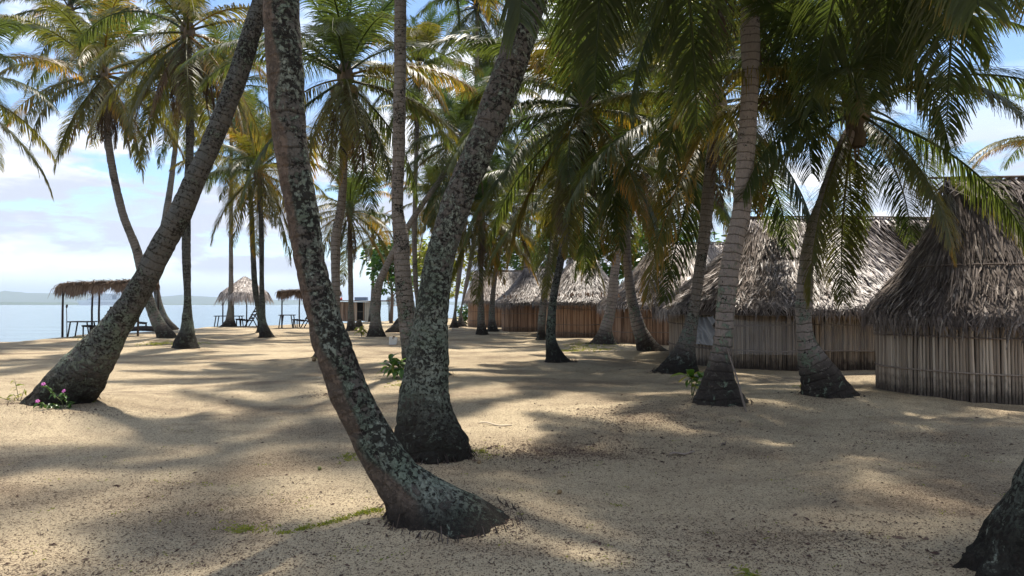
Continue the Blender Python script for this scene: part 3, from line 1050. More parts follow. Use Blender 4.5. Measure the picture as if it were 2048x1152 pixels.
palm('straight palm with black button foot and long dead skirt of fronds near the shore', 22.0,
     [(701, 344, 399), (685, 348, 393), (660, 360, 388), (625, 366, 384), (500, 364, 381), (400, 366, 382), (300, 372, 387), (150, 370, 385)],
     crown=tuple(W(375, 68, 22)), mat=M_TR_DARKLICH, seed=21, seg=28, dz=0.07, nf=28, size=1.0, group=GRP, dead=15, yellow=1.0)
palm('curved palm rising out of a grass patch, leaning seaward', 28.4,
     [(681, 316, 357), (668, 313, 350), (650, 304, 334), (625, 295, 318), (590, 285, 305), (540, 274, 292), (500, 264, 282), (432, 239, 255), (375, 225, 240), (300, 212, 226), (230, 207, 218)],
     crown=tuple(W(208, 152, 28.4)), mat=M_TR_MID, seed=22, seg=24, dz=0.08, nf=30, size=1.12, group=GRP, dead=14, yellow=1.0)
palm('slender palm bending out from the driftwood log at the waterline', 42.0,
     [(657, 330, 356), (640, 322, 340), (610, 312, 326), (570, 306, 318), (500, 312, 324), (432, 325, 338), (360, 337, 348), (285, 347, 356)],
     crown=tuple(W(358, 185, 42)), mat=M_TR_MID, seed=23, seg=20, dz=0.12, nf=28, size=1.1, group=GRP, dead=3)
palm('palm whose crown rises behind the crown of the seaward-leaning palm', 37.0,
     [(663, 318, 342), (640, 308, 320), (590, 290, 301), (540, 277, 287), (500, 268, 278), (432, 243, 252), (375, 228, 237), (300, 214, 223), (230, 208, 216)],
     crown=tuple(W(140, 25, 37)), mat=M_TR_MID, seed=24, seg=20, dz=0.12, nf=30, size=1.05, group=GRP, dead=1, yellow=0.6)
palm('palm of which only drooping frond tips show against the sky and sea', 19.0,
     [(716, -180, -130), (690, -172, -140), (600, -160, -140), (400, -150, -132)],
     crown=tuple(W(-115, 165, 19)), mat=M_TR_MID, seed=25, seg=24, dz=0.1, nf=32, size=0.85, group=GRP, dead=1, yellow=0.8)
# --- farther palms in the grove
palm('very tall grey palm far back, crown high against the clouds', 41.0,
     [(654, 898, 918), (640, 904, 914), (560, 912, 922), (480, 922, 931), (300, 938, 946), (150, 949, 957)],
     crown=tuple(W(954, 15, 41)), mat=M_TR_MID, seed=26, seg=20, dz=0.14, nf=32, size=1.15, group=GRP, dead=1)
palm('tall grey palm far back, second of a pair rising beside the farthest hut', 44.0,
     [(652, 912, 934), (640, 916, 927), (560, 930, 939), (480, 944, 952), (330, 968, 975)],
     crown=tuple(W(985, 190, 44)), mat=M_TR_MID, seed=27, seg=20, dz=0.14, nf=30, size=1.2, group=GRP, dead=1)
palm('pale thin palm seen between two thick trunks', 33.0,
     [(670, 828, 852), (650, 832, 846), (560, 826, 836), (480, 824, 834), (380, 826, 835)],
     crown=tuple(W(838, 150, 33)), mat=M_TR_MID, seed=28, seg=20, dz=0.12, nf=32, size=1.05, group=GRP, dead=2, yellow=0.5)
palm('little palm with a tied-looking bundle of dead fronds behind the plank shack', 57.0,
     [(645, 736, 752), (600, 741, 748), (560, 743, 749)],
     crown=tuple(W(746, 478, 57)), mat=M_TR_MID, seed=29, seg=16, dz=0.15, nf=18, size=0.75, group=GRP, dead=7, yellow=0.9)
palm('palm with wind-combed fronds standing behind the big grey hut', 31.0,
     [(676, 1424, 1448), (560, 1418, 1430), (450, 1405, 1416)],
     crown=tuple(W(1398, 372, 31)), mat=M_TR_MID, seed=30, seg=16, dz=0.15, nf=28, size=0.9, group=GRP, dead=1, yellow=0.4)
palm('palm behind the dark reed hut, one bright green frond reaching past its roof', 20.0,
     [(710, 2150, 2190), (600, 2150, 2172), (400, 2140, 2160)],
     crown=tuple(W(2150, 300, 20)), mat=M_TR_MID, seed=31, seg=16, dz=0.15, nf=18, size=0.75, group=GRP, dead=0, yellow=0.2)
palm('palm standing behind the two brown cane huts', 47.0,
     [(652, 1112, 1130), (560, 1130, 1138), (480, 1150, 1158)],
     crown=tuple(W(1162, 380, 47)), mat=M_TR_MID, seed=32, seg=16, dz=0.15, nf=28, size=1.1, group=GRP, dead=1)
palm('palm half hidden at the back of the grove between hut roofs', 52.0,
     [(648, 1040, 1056), (560, 1046, 1054), (480, 1050, 1058)],
     crown=tuple(W(1055, 400, 52)), mat=M_TR_MID, seed=33, seg=16, dz=0.15, nf=28, size=1.2, group=GRP, dead=2)
palm('palm at the back of the grove behind the leaning mossy-footed palm', 50.0,
     [(649, 852, 868), (560, 858, 866), (480, 862, 870)],
     crown=tuple(W(868, 400, 50)), mat=M_TR_MID, seed=34, seg=16, dz=0.15, nf=30, size=1.1, group=GRP, dead=2, yellow=0.9)

GX, GY, GZ = build_ground()


def gz_arr(x, y):
    """height of the finished ground sheet"""
    x, y = np.asarray(x, float), np.asarray(y, float)
    i = np.clip(np.searchsorted(GX, x) - 1, 0, len(GX) - 2)
    j = np.clip(np.searchsorted(GY, y) - 1, 0, len(GY) - 2)
    u = np.clip((x - GX[i]) / (GX[i + 1] - GX[i]), 0, 1)
    v = np.clip((y - GY[j]) / (GY[j + 1] - GY[j]), 0, 1)
    return (GZ[j, i] * (1 - u) + GZ[j, i + 1] * u) * (1 - v) + (GZ[j + 1, i] * (1 - u) + GZ[j + 1, i + 1] * u) * v


# ------------------------------------------------------------------ huts
CANE_ME = {}


def cane_mesh(h, seed):
    rg = np.random.default_rng(seed)
    b = MB()
    r = 0.0245
    pts, rad = [], []
    for i in range(5):
        t = i / 4
        pts.append(Vector((rg.normal(0, 0.004), rg.normal(0, 0.004), -0.08 + (h + 0.08) * t)))
        rad.append(r * rg.uniform(0.85, 1.1))
    b.tube(pts, rad, 6, rg.random(), cap=False)
    me = mesh_from('cane', b.V, b.F, True, {'rnd': b.A, 'hgt': [v[2] for v in b.V]})
    return me


def outline(a, bb, n=360, ex=3.4):
    """rounded-end plan, returns points at equal steps of arc"""
    an = np.linspace(0, 2 * np.pi, 1200, endpoint=False)
    c, s = np.cos(an), np.sin(an)
    P = np.stack([a * np.sign(c) * np.abs(c) ** (2 / ex), bb * np.sign(s) * np.abs(s) ** (2 / ex)], 1)
    P2 = np.vstack([P, P[:1]])
    L = np.concatenate([[0], np.cumsum(np.linalg.norm(np.diff(P2, axis=0), axis=1))])
    q = np.linspace(0, L[-1], n, endpoint=False)
    return np.stack([np.interp(q, L, P2[:, 0]), np.interp(q, L, P2[:, 1])], 1), L[-1]


def hut(label, c, a, bb, rot, wall_h, ridge_h, ridge_half, cane_mat, thatch_mat, seed, single_canes=False, ov=0.45, blades=6500, ex=3.4, eave_drop=0.14, courses=9, rails=(0.42, 0.98), blade_w=0.04, battens=False):
    rg = np.random.default_rng(seed)
    t = thing('thatched_hut', (c[0], c[1], 0), label, 'hut', 'thatched cane huts', rot)
    Mw = Matrix.Rotation(rot, 3, 'Z')
    # --- wall of upright canes
    _, per = outline(a, bb, 10, ex)
    nc = int(per / 0.043)
    P, _ = outline(a, bb, nc, ex)
    ms = [cane_mesh(wall_h + 0.12, seed * 20 + i) for i in range(5)]
    wall = MB()
    wh = []
    dark_core = MB()
    nq = 90
    Pc, _ = outline(a - 0.05, bb - 0.05, nq, ex)
    V = [(p[0], p[1], z) for z in (-0.1, wall_h + 0.12) for p in Pc]
    dark_core.add(V, [(i, (i + 1) % nq, nq + (i + 1) % nq, nq + i) for i in range(nq)], 0.2)
    wo = link('wall', dark_core.mesh('wall'), t, M_LINING)  # added dark core behind the canes, blocks light through their gaps
    count = 0
    for i, p in enumerate(P):
        pw = Mw @ Vector((p[0], p[1], 0)) + Vector((c[0], c[1], 0))
        nrm = Mw @ Vector((p[0] / a ** 2, p[1] / bb ** 2, 0))
        px = 1024 + pw.x / max(pw.y, 0.1) * F_PX
        vis = nrm.dot(Vector((pw.x, pw.y, 0))) < 0 and px < 2080
        j = rg.normal(0, 0.006, 2)
        if single_canes and vis and count < 290:
            count += 1
            link('cane', ms[rg.integers(0, 5)], wo, cane_mat, loc=(p[0] + j[0], p[1] + j[1], rg.normal(0, 0.015)), rot=(rg.normal(0, 0.006), rg.normal(0, 0.006), rg.uniform(0, 6)), scale=(rg.uniform(0.8, 1.15),) * 2 + (1.0,))
        else:
            me = ms[rg.integers(0, 5)]
            n = len(me.vertices)
            co = np.empty(n * 3, np.float32)
            me.vertices.foreach_get('co', co)
            co = co.reshape(-1, 3) * [rg.uniform(0.8, 1.15)] * 1
            co = co + np.array([p[0] + j[0], p[1] + j[1], 0])
            co[:, 0] += (co[:, 2]) * rg.normal(0, 0.006)
            wall.add(co.tolist(), [tuple(f.vertices) for f in me.polygons], rg.random())
    if wall.V:
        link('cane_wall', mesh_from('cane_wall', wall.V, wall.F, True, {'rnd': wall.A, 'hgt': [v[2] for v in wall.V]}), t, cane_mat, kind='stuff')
    # --- tie rails
    Pr, _ = outline(a + 0.032, bb + 0.032, 120, ex)
    for z in rails:
        st = rg.integers(0, 120)
        pieces = 4
        for k in range(pieces):
            b = MB()
            i0, i1 = int(st + k * 120 / pieces) - 2, int(st + (k + 1) * 120 / pieces) + 2
            pts = []
            dzk = rg.normal(0, 0.015)
            for i in range(i0, i1 + 1):
                q = Pr[i % 120]
                off = 1.0 + (0.004 if k % 2 else 0.0)
                pts.append(Vector((q[0] * off, q[1] * off, z + dzk + 0.012 * math.sin(i * 0.4 + k))))
            b.tube(pts, 0.014, 6, 0.8)
            link('rail', b.mesh('rail'), t, M_POLE)
    # --- roof
    ze = wall_h - eave_drop
    N = 240
    E, _ = outline(a + ov, bb + ov, N, 2.9)
    rise = ridge_h - ze

    def surf(i, tt, lift=0.0):
        q = E[int(i) % N] * (1 - (i % 1)) + E[(int(i) + 1) % N] * (i % 1)
        rx = max(-ridge_half, min(ridge_half, q[0] * ridge_half / a * 1.15))
        x = q[0] + (rx - q[0]) * (1 - (1 - tt) ** 1.2)
        y = q[1] * (1 - tt)
        z = ze + rise * (tt - 0.055 * math.sin(math.pi * tt)) + lift
        return Vector((x, y, z))
    lin = MB()
    m = 10
    V = [surf(i * 4, k / m, -0.07) for k in range(m + 1) for i in range(N // 4)]
    n4 = N // 4
    lin.add(V, [(k * n4 + i, k * n4 + (i + 1) % n4, (k + 1) * n4 + (i + 1) % n4, (k + 1) * n4 + i) for k in range(m) for i in range(n4)], 0.3)
    roof = link('roof', lin.mesh('roof'), t, M_LINING)
    th = MB()
    wv = rg.uniform(0, 6.28, 4)
    for _ in range(blades):
        cr_ = rg.integers(0, courses)
        i = rg.uniform(0, N)
        # courses sag and wander, shorter towards the ridge
        if rg.random() < (cr_ / courses) * 0.45:
            continue
        tt = (cr_ + 0.9 + 0.35 * math.sin(i * 0.07 + wv[0] + cr_) + 0.2 * math.sin(i * 0.19 + wv[1] * cr_) + rg.normal(0, 0.14)) / courses
        tt = min(max(tt, 0.02), 0.985)
        slope = (surf(i, 0.0) - surf(i, 1.0)).length
        ln = rg.uniform(0.35, 0.75)
        dt = ln / slope
        di = rg.normal(0, 1.9) * (1 - tt)
        p0 = surf(i, min(1, tt + 0.02), 0.035 + rg.uniform(0, 0.03))
        lift = 0.05 + abs(rg.normal(0, 0.035))
        t1, t2 = tt - dt * 0.5, tt - dt
        p1 = surf(i + di * 0.5, max(t1, 0), lift)
        p2 = surf(i + di, max(t2, 0), lift + 0.035 + rg.normal(0, 0.035))
        if t1 < 0:
            p1 = p1 + Vector((0, 0, t1 * slope * 0.8))
        if t2 < 0:
            p2 = p2 + Vector((0, 0, t2 * slope * 0.85))
        dirv = (p2 - p0)
        sd = dirv.cross(Vector((p0.x, p0.y, 2.0)))
        if sd.length < 1e-4:
            continue
        sd.normalize()
        sd = (sd + Vector(rg.normal(0, 0.2, 3))).normalized()
        w = blade_w * rg.uniform(0.5, 1.3)
        g = min(1, max(0, 0.45 + rg.normal(0, 0.27)))
        th.strip([p0, p1, p2], [w * 0.8, w, w * 0.25], sd, [g, g, g, g, g * 0.8, g * 0.8])
    # ridge cap blades
    for _ in range(int(260 * max(ridge_half, 0.4))):
        x = rg.uniform(-ridge_half - 0.1, ridge_half + 0.1)
        sg = rg.choice([-1, 1])
        p0 = Vector((x, -0.05 * sg, ridge_h + 0.06 + rg.uniform(0, 0.06)))
        l = rg.uniform(0.3, 0.6)
        p1 = p0 + Vector((rg.normal(0, 0.08), sg * l * 0.5, -l * 0.35))
        p2 = p0 + Vector((rg.normal(0, 0.14), sg * l, -l * 0.85))
        g = min(1, max(0, 0.5 + rg.normal(0, 0.25)))
        th.strip([p0, p1, p2], [blade_w, blade_w * 1.2, 0.015], (Vector((1, 0, 0)) + Vector(rg.normal(0, 0.3, 3))).normalized(), g)
    link('thatch', th.mesh('thatch', False), roof, thatch_mat, kind='stuff')
    # poles tied over the thatch
    b = MB()
    b.tube([Vector((-ridge_half - 0.35, 0.02, ridge_h + 0.10)), Vector((0, 0, ridge_h + 0.13)), Vector((ridge_half + 0.3, -0.02, ridge_h + 0.10))], [0.02, 0.025, 0.02], 6, 0.6)
    link('ridge_pole', b.mesh('ridge_pole'), roof, M_POLE)
    for tt, lo, hi in ((0.93, 0.53, 0.97), (0.38, 0.50, 0.95)) if battens else ():
        b = MB()
        b.tube([surf(N * (lo + (hi - lo) * k / 14), tt, 0.13) for k in range(15)], 0.014, 5, 0.5)
        link('batten', b.mesh('batten'), roof, M_POLE)
    return t


hut('dark reed hut with grey canes and shaggy hipped thatch in a painted shade tone, largest of the row', (10.35, 11.55), 4.08, 1.65, R(-2), 1.33, 3.47, 3.0, M_CANE, M_THATCH_SHADE, 41, single_canes=True, blades=32000, ov=0.20, blade_w=0.037, ex=2.7, battens=True)
hut('long grey cane hut with plastic sheets on its wall and pale sunlit thatch', (8.55, 18.2), 4.25, 2.75, R(2), 1.42, 3.62, 2.35, M_CANE, M_THATCH, 42, blades=36000, ov=0.5, blade_w=0.034)
hut('cane hut half hidden behind the grey hut with plastic sheets', (7.7, 27.3), 3.9, 2.5, 0.0, 1.5, 3.75, 2.2, M_CANE_B, M_THATCH, 43, blades=17000, blade_w=0.032)
hut('short reddish-brown cane hut with steep peaked thatch and three tie rails', (3.35, 33.2), 1.95, 2.5, 0.0, 1.62, 3.55, 0.55, M_CANE_B, M_THATCH, 44, blades=15000, blade_w=0.030, rails=(0.2, 0.55, 1.25))
hut('reddish-brown cane hut with angled corner, next beyond the short peaked hut', (1.45, 40.0), 2.0, 2.6, 0.0, 1.62, 3.5, 0.7, M_CANE_B, M_THATCH, 45, blades=15000, blade_w=0.030, rails=(0.2, 0.95))
hut('farthest cane hut of the row, with a long straight ridge', (-0.55, 46.6), 2.3, 2.4, 0.0, 1.75, 3.6, 1.9, M_CANE_B, M_THATCH, 46, blades=15000, blade_w=0.030)


# plastic sheets hung on the grey hut
def mat_plastic():
    t = NT('clear_plastic')
    t.base((0.62, 0.62, 0.62), 0.22)
    t.bsdf.inputs['Specular IOR Level'].default_value = 0.6
    tp = t.N('ShaderNodeBsdfTransparent')
    ms = t.N('ShaderNodeMixShader')
    ms.inputs[0].default_value = 0.17
    t.L(tp.outputs[0], ms.inputs[1])
    t.L(t.bsdf.outputs[0], ms.inputs[2])
    t.L(ms.outputs[0], t.out.inputs[0])
    return t.m


M_PLASTIC = mat_plastic()
M_TARP = mat_plain('pale_tarp', (0.30, 0.29, 0.28), 0.22, 0.3, 5)


def sheet(name, label, p0, p1, z0, z1, seed, mat, fold=0.02, nrm=Vector((0, -1, 0)), diag=1.0):
    nx, nz = 60, 24
    V, Fc = [], []
    for j in range(nz + 1):
        for i in range(nx + 1):
            u, v = i / nx, j / nz
            p = p0.lerp(p1, u)
            sag = -0.05 * math.sin(math.pi * u) * v
            f = fold * (math.sin(28 * u + diag * 9 * v) * (0.4 + 0.6 * v) + 0.6 * math.sin(11 * v + 6 * (u - 0.5) ** 2 * 4))
            V.append(Vector((p.x, p.y, z0 + (z1 - z0) * v + sag)) + nrm * (0.06 + f))
    for j in range(nz):
        for i in range(nx):
            k = j * (nx + 1) + i
            Fc.append((k, k + 1, k + nx + 2, k + nx + 1))
    o = link(name, mesh_from(name, V, Fc), mat=mat, label=label, category='plastic sheet')
    return o


def on_front(px, y):
    return W(px, 700, y)


sheet('plastic_sheet', 'clear plastic sheet stretched over grey cane wall, plain and tight', Vector((4.88, 15.52, 0)), Vector((6.35, 15.36, 0)), 0.35, 1.12, 1, M_PLASTIC, 0.010)
sheet('plastic_sheet', 'clear plastic sheet sagging in curved folds on grey cane wall', Vector((6.75, 15.36, 0)), Vector((8.45, 15.40, 0)), 0.42, 1.10, 2, M_PLASTIC, 0.014, diag=-0.6)
sheet('plastic_tarp', 'crumpled shiny silver plastic tarp tied to the hut corner', Vector((4.36, 16.85, 0)), Vector((4.62, 15.85, 0)), 0.52, 1.20, 3, M_TARP, 0.06, nrm=Vector((-0.85, -0.5, 0)), diag=2.0)

# ------------------------------------------------------------------ shelters on the shore
def posts(t, pts, h, r=0.05, mat=None):
    for p in pts:
        b = MB()
        hh = h if not isinstance(h, (list, tuple)) else h[pts.index(p)]
        b.tube([Vector((p[0], p[1], -0.2)), Vector((p[0] + random.uniform(-.03, .03), p[1], hh * 0.5)), Vector((p[0], p[1], hh))], [r, r * 0.9, r * 0.8], 7, 0.4)
        link('post', b.mesh('post'), t, mat or M_DARKWOOD)


def lean_to(label, loc, w, dp, h, seed, fringe=1.0, mat=None, front=0.55, rz=0.0, post_xy=None, tilt=0.0):
    """flat roof of laid palm thatch with a ragged hanging fringe"""
    rg = np.random.default_rng(seed)
    t = thing('thatched_shelter', loc, label, 'shelter', 'open shelters on the shore', rz)
    pp = post_xy or [(-w / 2 + 0.3, -dp / 2 + .15), (w / 2 - 0.3, -dp / 2 + .15), (-w / 2 + 0.3, dp / 2 - .15), (w / 2 - 0.3, dp / 2 - .15)]
    posts(t, pp, h)
    for y in (-dp / 2 + .15, dp / 2 - .15):
        b = MB()
        b.tube([Vector((-w / 2, y, h)), Vector((w / 2, y, h + tilt))], 0.045, 6, 0.4)
        link('beam', b.mesh('beam'), t, M_DARKWOOD)
    th = MB()
    for _ in range(2600):
        x = rg.uniform(-w / 2, w / 2)
        y = rg.uniform(-dp / 2, dp / 2)
        z = h + 0.05 + rg.uniform(0, 0.16) + tilt * (x / w + .5)
        an = rg.normal(-1.2, 0.5)
        l = rg.uniform(0.35, 0.8)
        d = Vector((math.cos(an), math.sin(an), rg.normal(-0.05, 0.08)))
        p0 = Vector((x, y, z))
        th.strip([p0, p0 + d * l * 0.5 + Vector((0, 0, 0.02)), p0 + d * l], [0.03, 0.035, 0.008], d.cross(Vector((0, 0, 1))).normalized(), rg.random())
    for _ in range(int(1500 * fringe)):
        e = rg.random()
        if e < 0.68:
            x, y = rg.uniform(-w / 2, w / 2), -dp / 2
            dv = Vector((rg.normal(-0.35, 0.3), -0.5, 0))
        elif e < 0.86:
            x, y = -w / 2, rg.uniform(-dp / 2, dp / 2)
            dv = Vector((-0.35, rg.normal(-0.1, 0.3), 0))
        else:
            x, y = w / 2, rg.uniform(-dp / 2, dp / 2)
            dv = Vector((0.5, rg.normal(-0.1, 0.3), 0))
        k = 0.45 + 0.55 * abs(math.sin(x * 3.1 + seed)) * (1.0 - 0.55 * max(0, x / w))
        l = front * rg.uniform(0.35, 1.1) * k
        p0 = Vector((x, y, h + rg.uniform(0.0, 0.16) + tilt * (x / w + .5)))
        p1 = p0 + dv * l * 0.55 + Vector((0, 0, -l * 0.25))
        p2 = p0 + dv * l * 0.8 + Vector((0, 0, -l * 1.0))
        sd = (p2 - p0).cross(Vector((0, 1, 0.3))).normalized()
        th.strip([p0, p1, p2], [0.03, 0.03, 0.006], sd, rg.random())
    link('thatch', th.mesh('thatch', False), t, mat or M_THATCH_BROWN, kind='stuff')
    return t


def table(loc, w, dp, h, label, rz=0.0):
    t = thing('rough_table', loc, label, 'table', 'rough tables under the shelters', rz)
    n = 3
    for i in range(n):
        b = MB()
        b.box((0, (i - 1) * dp / n, h), (w, dp / n - 0.015, 0.05))
        link('plank', b.mesh('plank', False), t, M_DARKWOOD)
    for sx in (-1, 1):
        for sy in (-1, 1):
            b = MB()
            b.tube([Vector((sx * (w / 2 - .05) + sx * .05, sy * (dp / 2 - .08), -0.1)), Vector((sx * (w / 2 - .12), sy * (dp / 2 - .08), h - 0.02))], 0.035, 6)
            link('leg', b.mesh('leg'), t, M_DARKWOOD)
    return t


def deck_chair(loc, label, rz=0.0, s=1.0):
    """slatted wooden beach chair with a tall raked ladder back; faces -X locally"""
    t = thing('beach_chair', loc, label, 'chair', 'ladder-backed beach chairs', rz)
    for sy in (-0.28, 0.28):
        b = MB()
        b.tube([Vector((-0.55, sy, 0.42)) * s, Vector((0.15, sy, 0.34)) * s], 0.03 * s, 5)
        link('seat_rail', b.mesh('seat_rail'), t, M_DARKWOOD)
        b = MB()
        b.tube([Vector((-0.12, sy, -0.06)) * s, Vector((0.62, sy, 1.22)) * s], 0.032 * s, 5)
        link('back_rail', b.mesh('back_rail'), t, M_DARKWOOD)
        b = MB()
        b.tube([Vector((-0.50, sy, -0.06)) * s, Vector((-0.50, sy, 0.43)) * s], 0.03 * s, 5)
        link('leg', b.mesh('leg'), t, M_DARKWOOD)
        b = MB()
        b.tube([Vector((0.62, sy, -0.06)) * s, Vector((0.26, sy, 0.62)) * s], 0.03 * s, 5)
        link('leg', b.mesh('leg'), t, M_DARKWOOD)
    for k in range(5):
        f = 0.42 + k * 0.14
        b = MB()
        b.box(Vector((-0.12 + 0.74 * f, 0, -0.06 + 1.28 * f)) * s, Vector((0.03, 0.72, 0.075)) * s, rot=Matrix.Rotation(R(-30), 3, 'Y'))
        link('slat', b.mesh('slat', False), t, M_DARKWOOD)
    for k in range(4):
        b = MB()
        b.box(Vector((-0.5 + 0.16 * k, 0, 0.445 - 0.018 * k)) * s, Vector((0.10, 0.66, 0.025)) * s)
        link('slat', b.mesh('slat', False), t, M_DARKWOOD)
    return t


# flat-roofed shelter at the left
lean_to('flat-roofed shelter with ragged brown frond fringe in front of the cruise ship', (-18.7, 32.6, 0), 3.3, 2.2, 2.26, 51, 1.2, front=0.62, tilt=0.12,
        post_xy=[(-1.6, -0.95), (0.05, -0.95), (1.8, -0.95), (-1.4, 0.95), (1.75, 0.95)])
table((-19.75, 32.2, 0), 1.0, 0.7, 0.66, 'rough dark table under the flat-roofed shelter with ragged fringe')
deck_chair((-19.15, 32.5, 0), 'ladder-backed beach chair under the flat-roofed shelter with ragged fringe', R(5), 1.1)
# smaller flat shelter
lean_to('small flat-roofed shelter with reddish frond roof beside the round sunshade', (-12.9, 44.6, 0), 3.3, 2.2, 2.15, 52, 1.1, front=0.6, tilt=0.1,
        post_xy=[(-1.45, -0.9), (-0.9, 0.9), (1.4, -0.9), (1.4, 0.9)])
table((-14.25, 44.4, 0), 0.9, 0.7, 0.78, 'small high table under the small reddish shelter')
deck_chair((-13.2, 44.5, 0), 'ladder-backed beach chair under the small reddish shelter', R(-3), 1.15)


def round_shade(label, loc, r, he, ha, seed):
    rg = np.random.default_rng(seed)
    t = thing('round_sunshade', loc, label, 'sunshade')
    posts(t, [(-r * 0.82, -0.5), (-0.35, -r * 0.75), (0.62, r * 0.55), (r * 0.82, -0.3), (-0.3, r * .75)], he + 0.18, 0.045)
    n = 40
    V = [(0, 0, ha)] + [(r * math.cos(2 * math.pi * k / n), r * math.sin(2 * math.pi * k / n), he) for k in range(n)]
    lin = link('roof', mesh_from('roof', V, [(0, 1 + k, 1 + (k + 1) % n) for k in range(n)]), t, M_LINING)
    b = MB()
    for _ in range(3400):
        an = rg.uniform(0, 6.283)
        q = math.sqrt(rg.random()) * 1.0
        l = rg.uniform(0.35, 0.7)
        d = Vector((math.cos(an), math.sin(an), 0))
        sl_ = (ha - he) / r

        def S(rr, lift):
            z = ha - sl_ * rr + lift
            if rr > r:
                z -= (rr - r) * 1.2
            return d * rr + Vector((0, 0, z))
        r0 = max(0, q * r - 0.1)
        p = [S(r0, 0.05), S(r0 + l * 0.4, 0.09 + rg.uniform(0, .04)), S(r0 + l * 0.78, 0.06 + rg.normal(0, .03))]
        sd = (Vector((-d.y, d.x, 0)) + Vector(rg.normal(0, 0.25, 3))).normalized()
        b.strip(p, [0.05, 0.06, 0.015], sd, min(1, max(0, 0.6 + rg.normal(0, 0.22))))
    link('thatch', b.mesh('thatch', False), lin, M_THATCH, kind='stuff')
    return t


round_shade('round peaked thatched sunshade on thin posts at the shore', (-17.1, 44.8, 0), 1.45, 2.08, 3.2, 61)
table((-17.9, 44.3, 0), 1.7, 0.6, 0.72, 'rough dark table under the round sunshade')
deck_chair((-16.8, 44.6, 0), 'ladder-backed beach chair under the round sunshade', R(0), 1.2)


# plank shack
def shack():
    rg = np.random.default_rng(71)
    t = thing('plank_shack', (-13.95, 63.0, 0), 'low plank shack with dark doorway and flat rusty roof at the water', 'shack')
    w, h, dp = 2.9, 1.72, 2.4
    M_WHITE = mat_plain('whitewashed_board', (0.38, 0.33, 0.27), 0.8, 0.2, 4)
    x = -w / 2
    while x < w / 2 - 0.05:
        bw = rg.uniform(0.14, 0.24)
        if not (0.24 < x + bw / 2 < 0.84):
            b = MB()
            b.box((x + bw / 2, -dp / 2 + rg.normal(0, 0.012), h / 2 - 0.05 + rg.normal(0, 0.03)), (bw - 0.015, 0.03, h), a=rg.random())
            link('plank', b.mesh('plank', False), t, M_WHITE if x > 0.78 else M_PLANK)
        x += bw
    for sx in (-1, 1):
        b = MB()
        b.box((sx * (w / 2 - 0.02), 0.02, h / 2 - 0.05), (0.03, dp - 0.06, h))
        link('side_wall', b.mesh('side_wall', False), t, M_WHITE if sx < 0 else M_PLANK)
    b = MB()
    b.box((0, dp / 2, h / 2 - .05), (w - 0.1, 0.03, h))
    link('back_wall', b.mesh('back_wall', False), t, M_DARKWOOD)
    for xx in (0.24, 0.86):
        b = MB()
        b.box((xx, -dp / 2 - 0.03, h / 2 - 0.05), (0.06, 0.04, h))
        link('door_post', b.mesh('door_post', False), t, M_PLANK)
    b = MB()
    b.box((0.55, -dp / 2 + 0.06, 0.82), (0.56, 0.03, 0.06))
    link('door_rail', b.mesh('door_rail', False), t, M_POLE)
    M_RUST = mat_plain('rusty_sheet', (0.17, 0.085, 0.055), 0.75, 0.4, 5)
    b = MB()
    b.box((0.0, 0, h + 0.05), (w + 0.5, dp + 0.6, 0.06), rot=Matrix.Rotation(R(2), 3, 'Y'))
    link('roof', b.mesh('roof', False), t, M_RUST)
    # shade frame on the right
    b = MB()
    b.box((w / 2 + 0.95, -0.5, h + 0.05), (1.6, 1.6, 0.10))
    link('canopy', b.mesh('canopy', False), t, M_THATCH_BROWN)
    for p in ((w / 2 + 0.4, -1.2), (w / 2 + 1.65, -1.2), (w / 2 + 1.65, 0.2)):
        b = MB()
        b.tube([Vector((p[0], p[1], -0.1)), Vector((p[0], p[1], h + 0.25))], 0.055, 6)
        link('post', b.mesh('post'), t, M_DARKWOOD)
    M_BLUE = mat_plain('blue_bin', (0.18, 0.28, 0.42), 0.5)
    b = MB()
    b.box((0.35, 0.2, h + 0.24), (1.1, 0.6, 0.30))
    o = link('storage_box', b.mesh('storage_box', False), mat=M_BLUE, loc=t.location, label='pale blue box lying on the shack roof', category='box')
    M_RED = mat_plain('red_float', (0.50, 0.06, 0.04), 0.5)
    b = MB()
    b.tube([Vector((-1.25, -0.9, h + 0.1)), Vector((-1.2, -0.9, h + 0.22)), Vector((-1.16, -0.9, h + 0.36))], [0.14, 0.12, 0.04], 8)
    link('buoy', b.mesh('buoy'), mat=M_RED, loc=t.location, label='small red buoy on the shack roof edge', category='buoy')


shack()

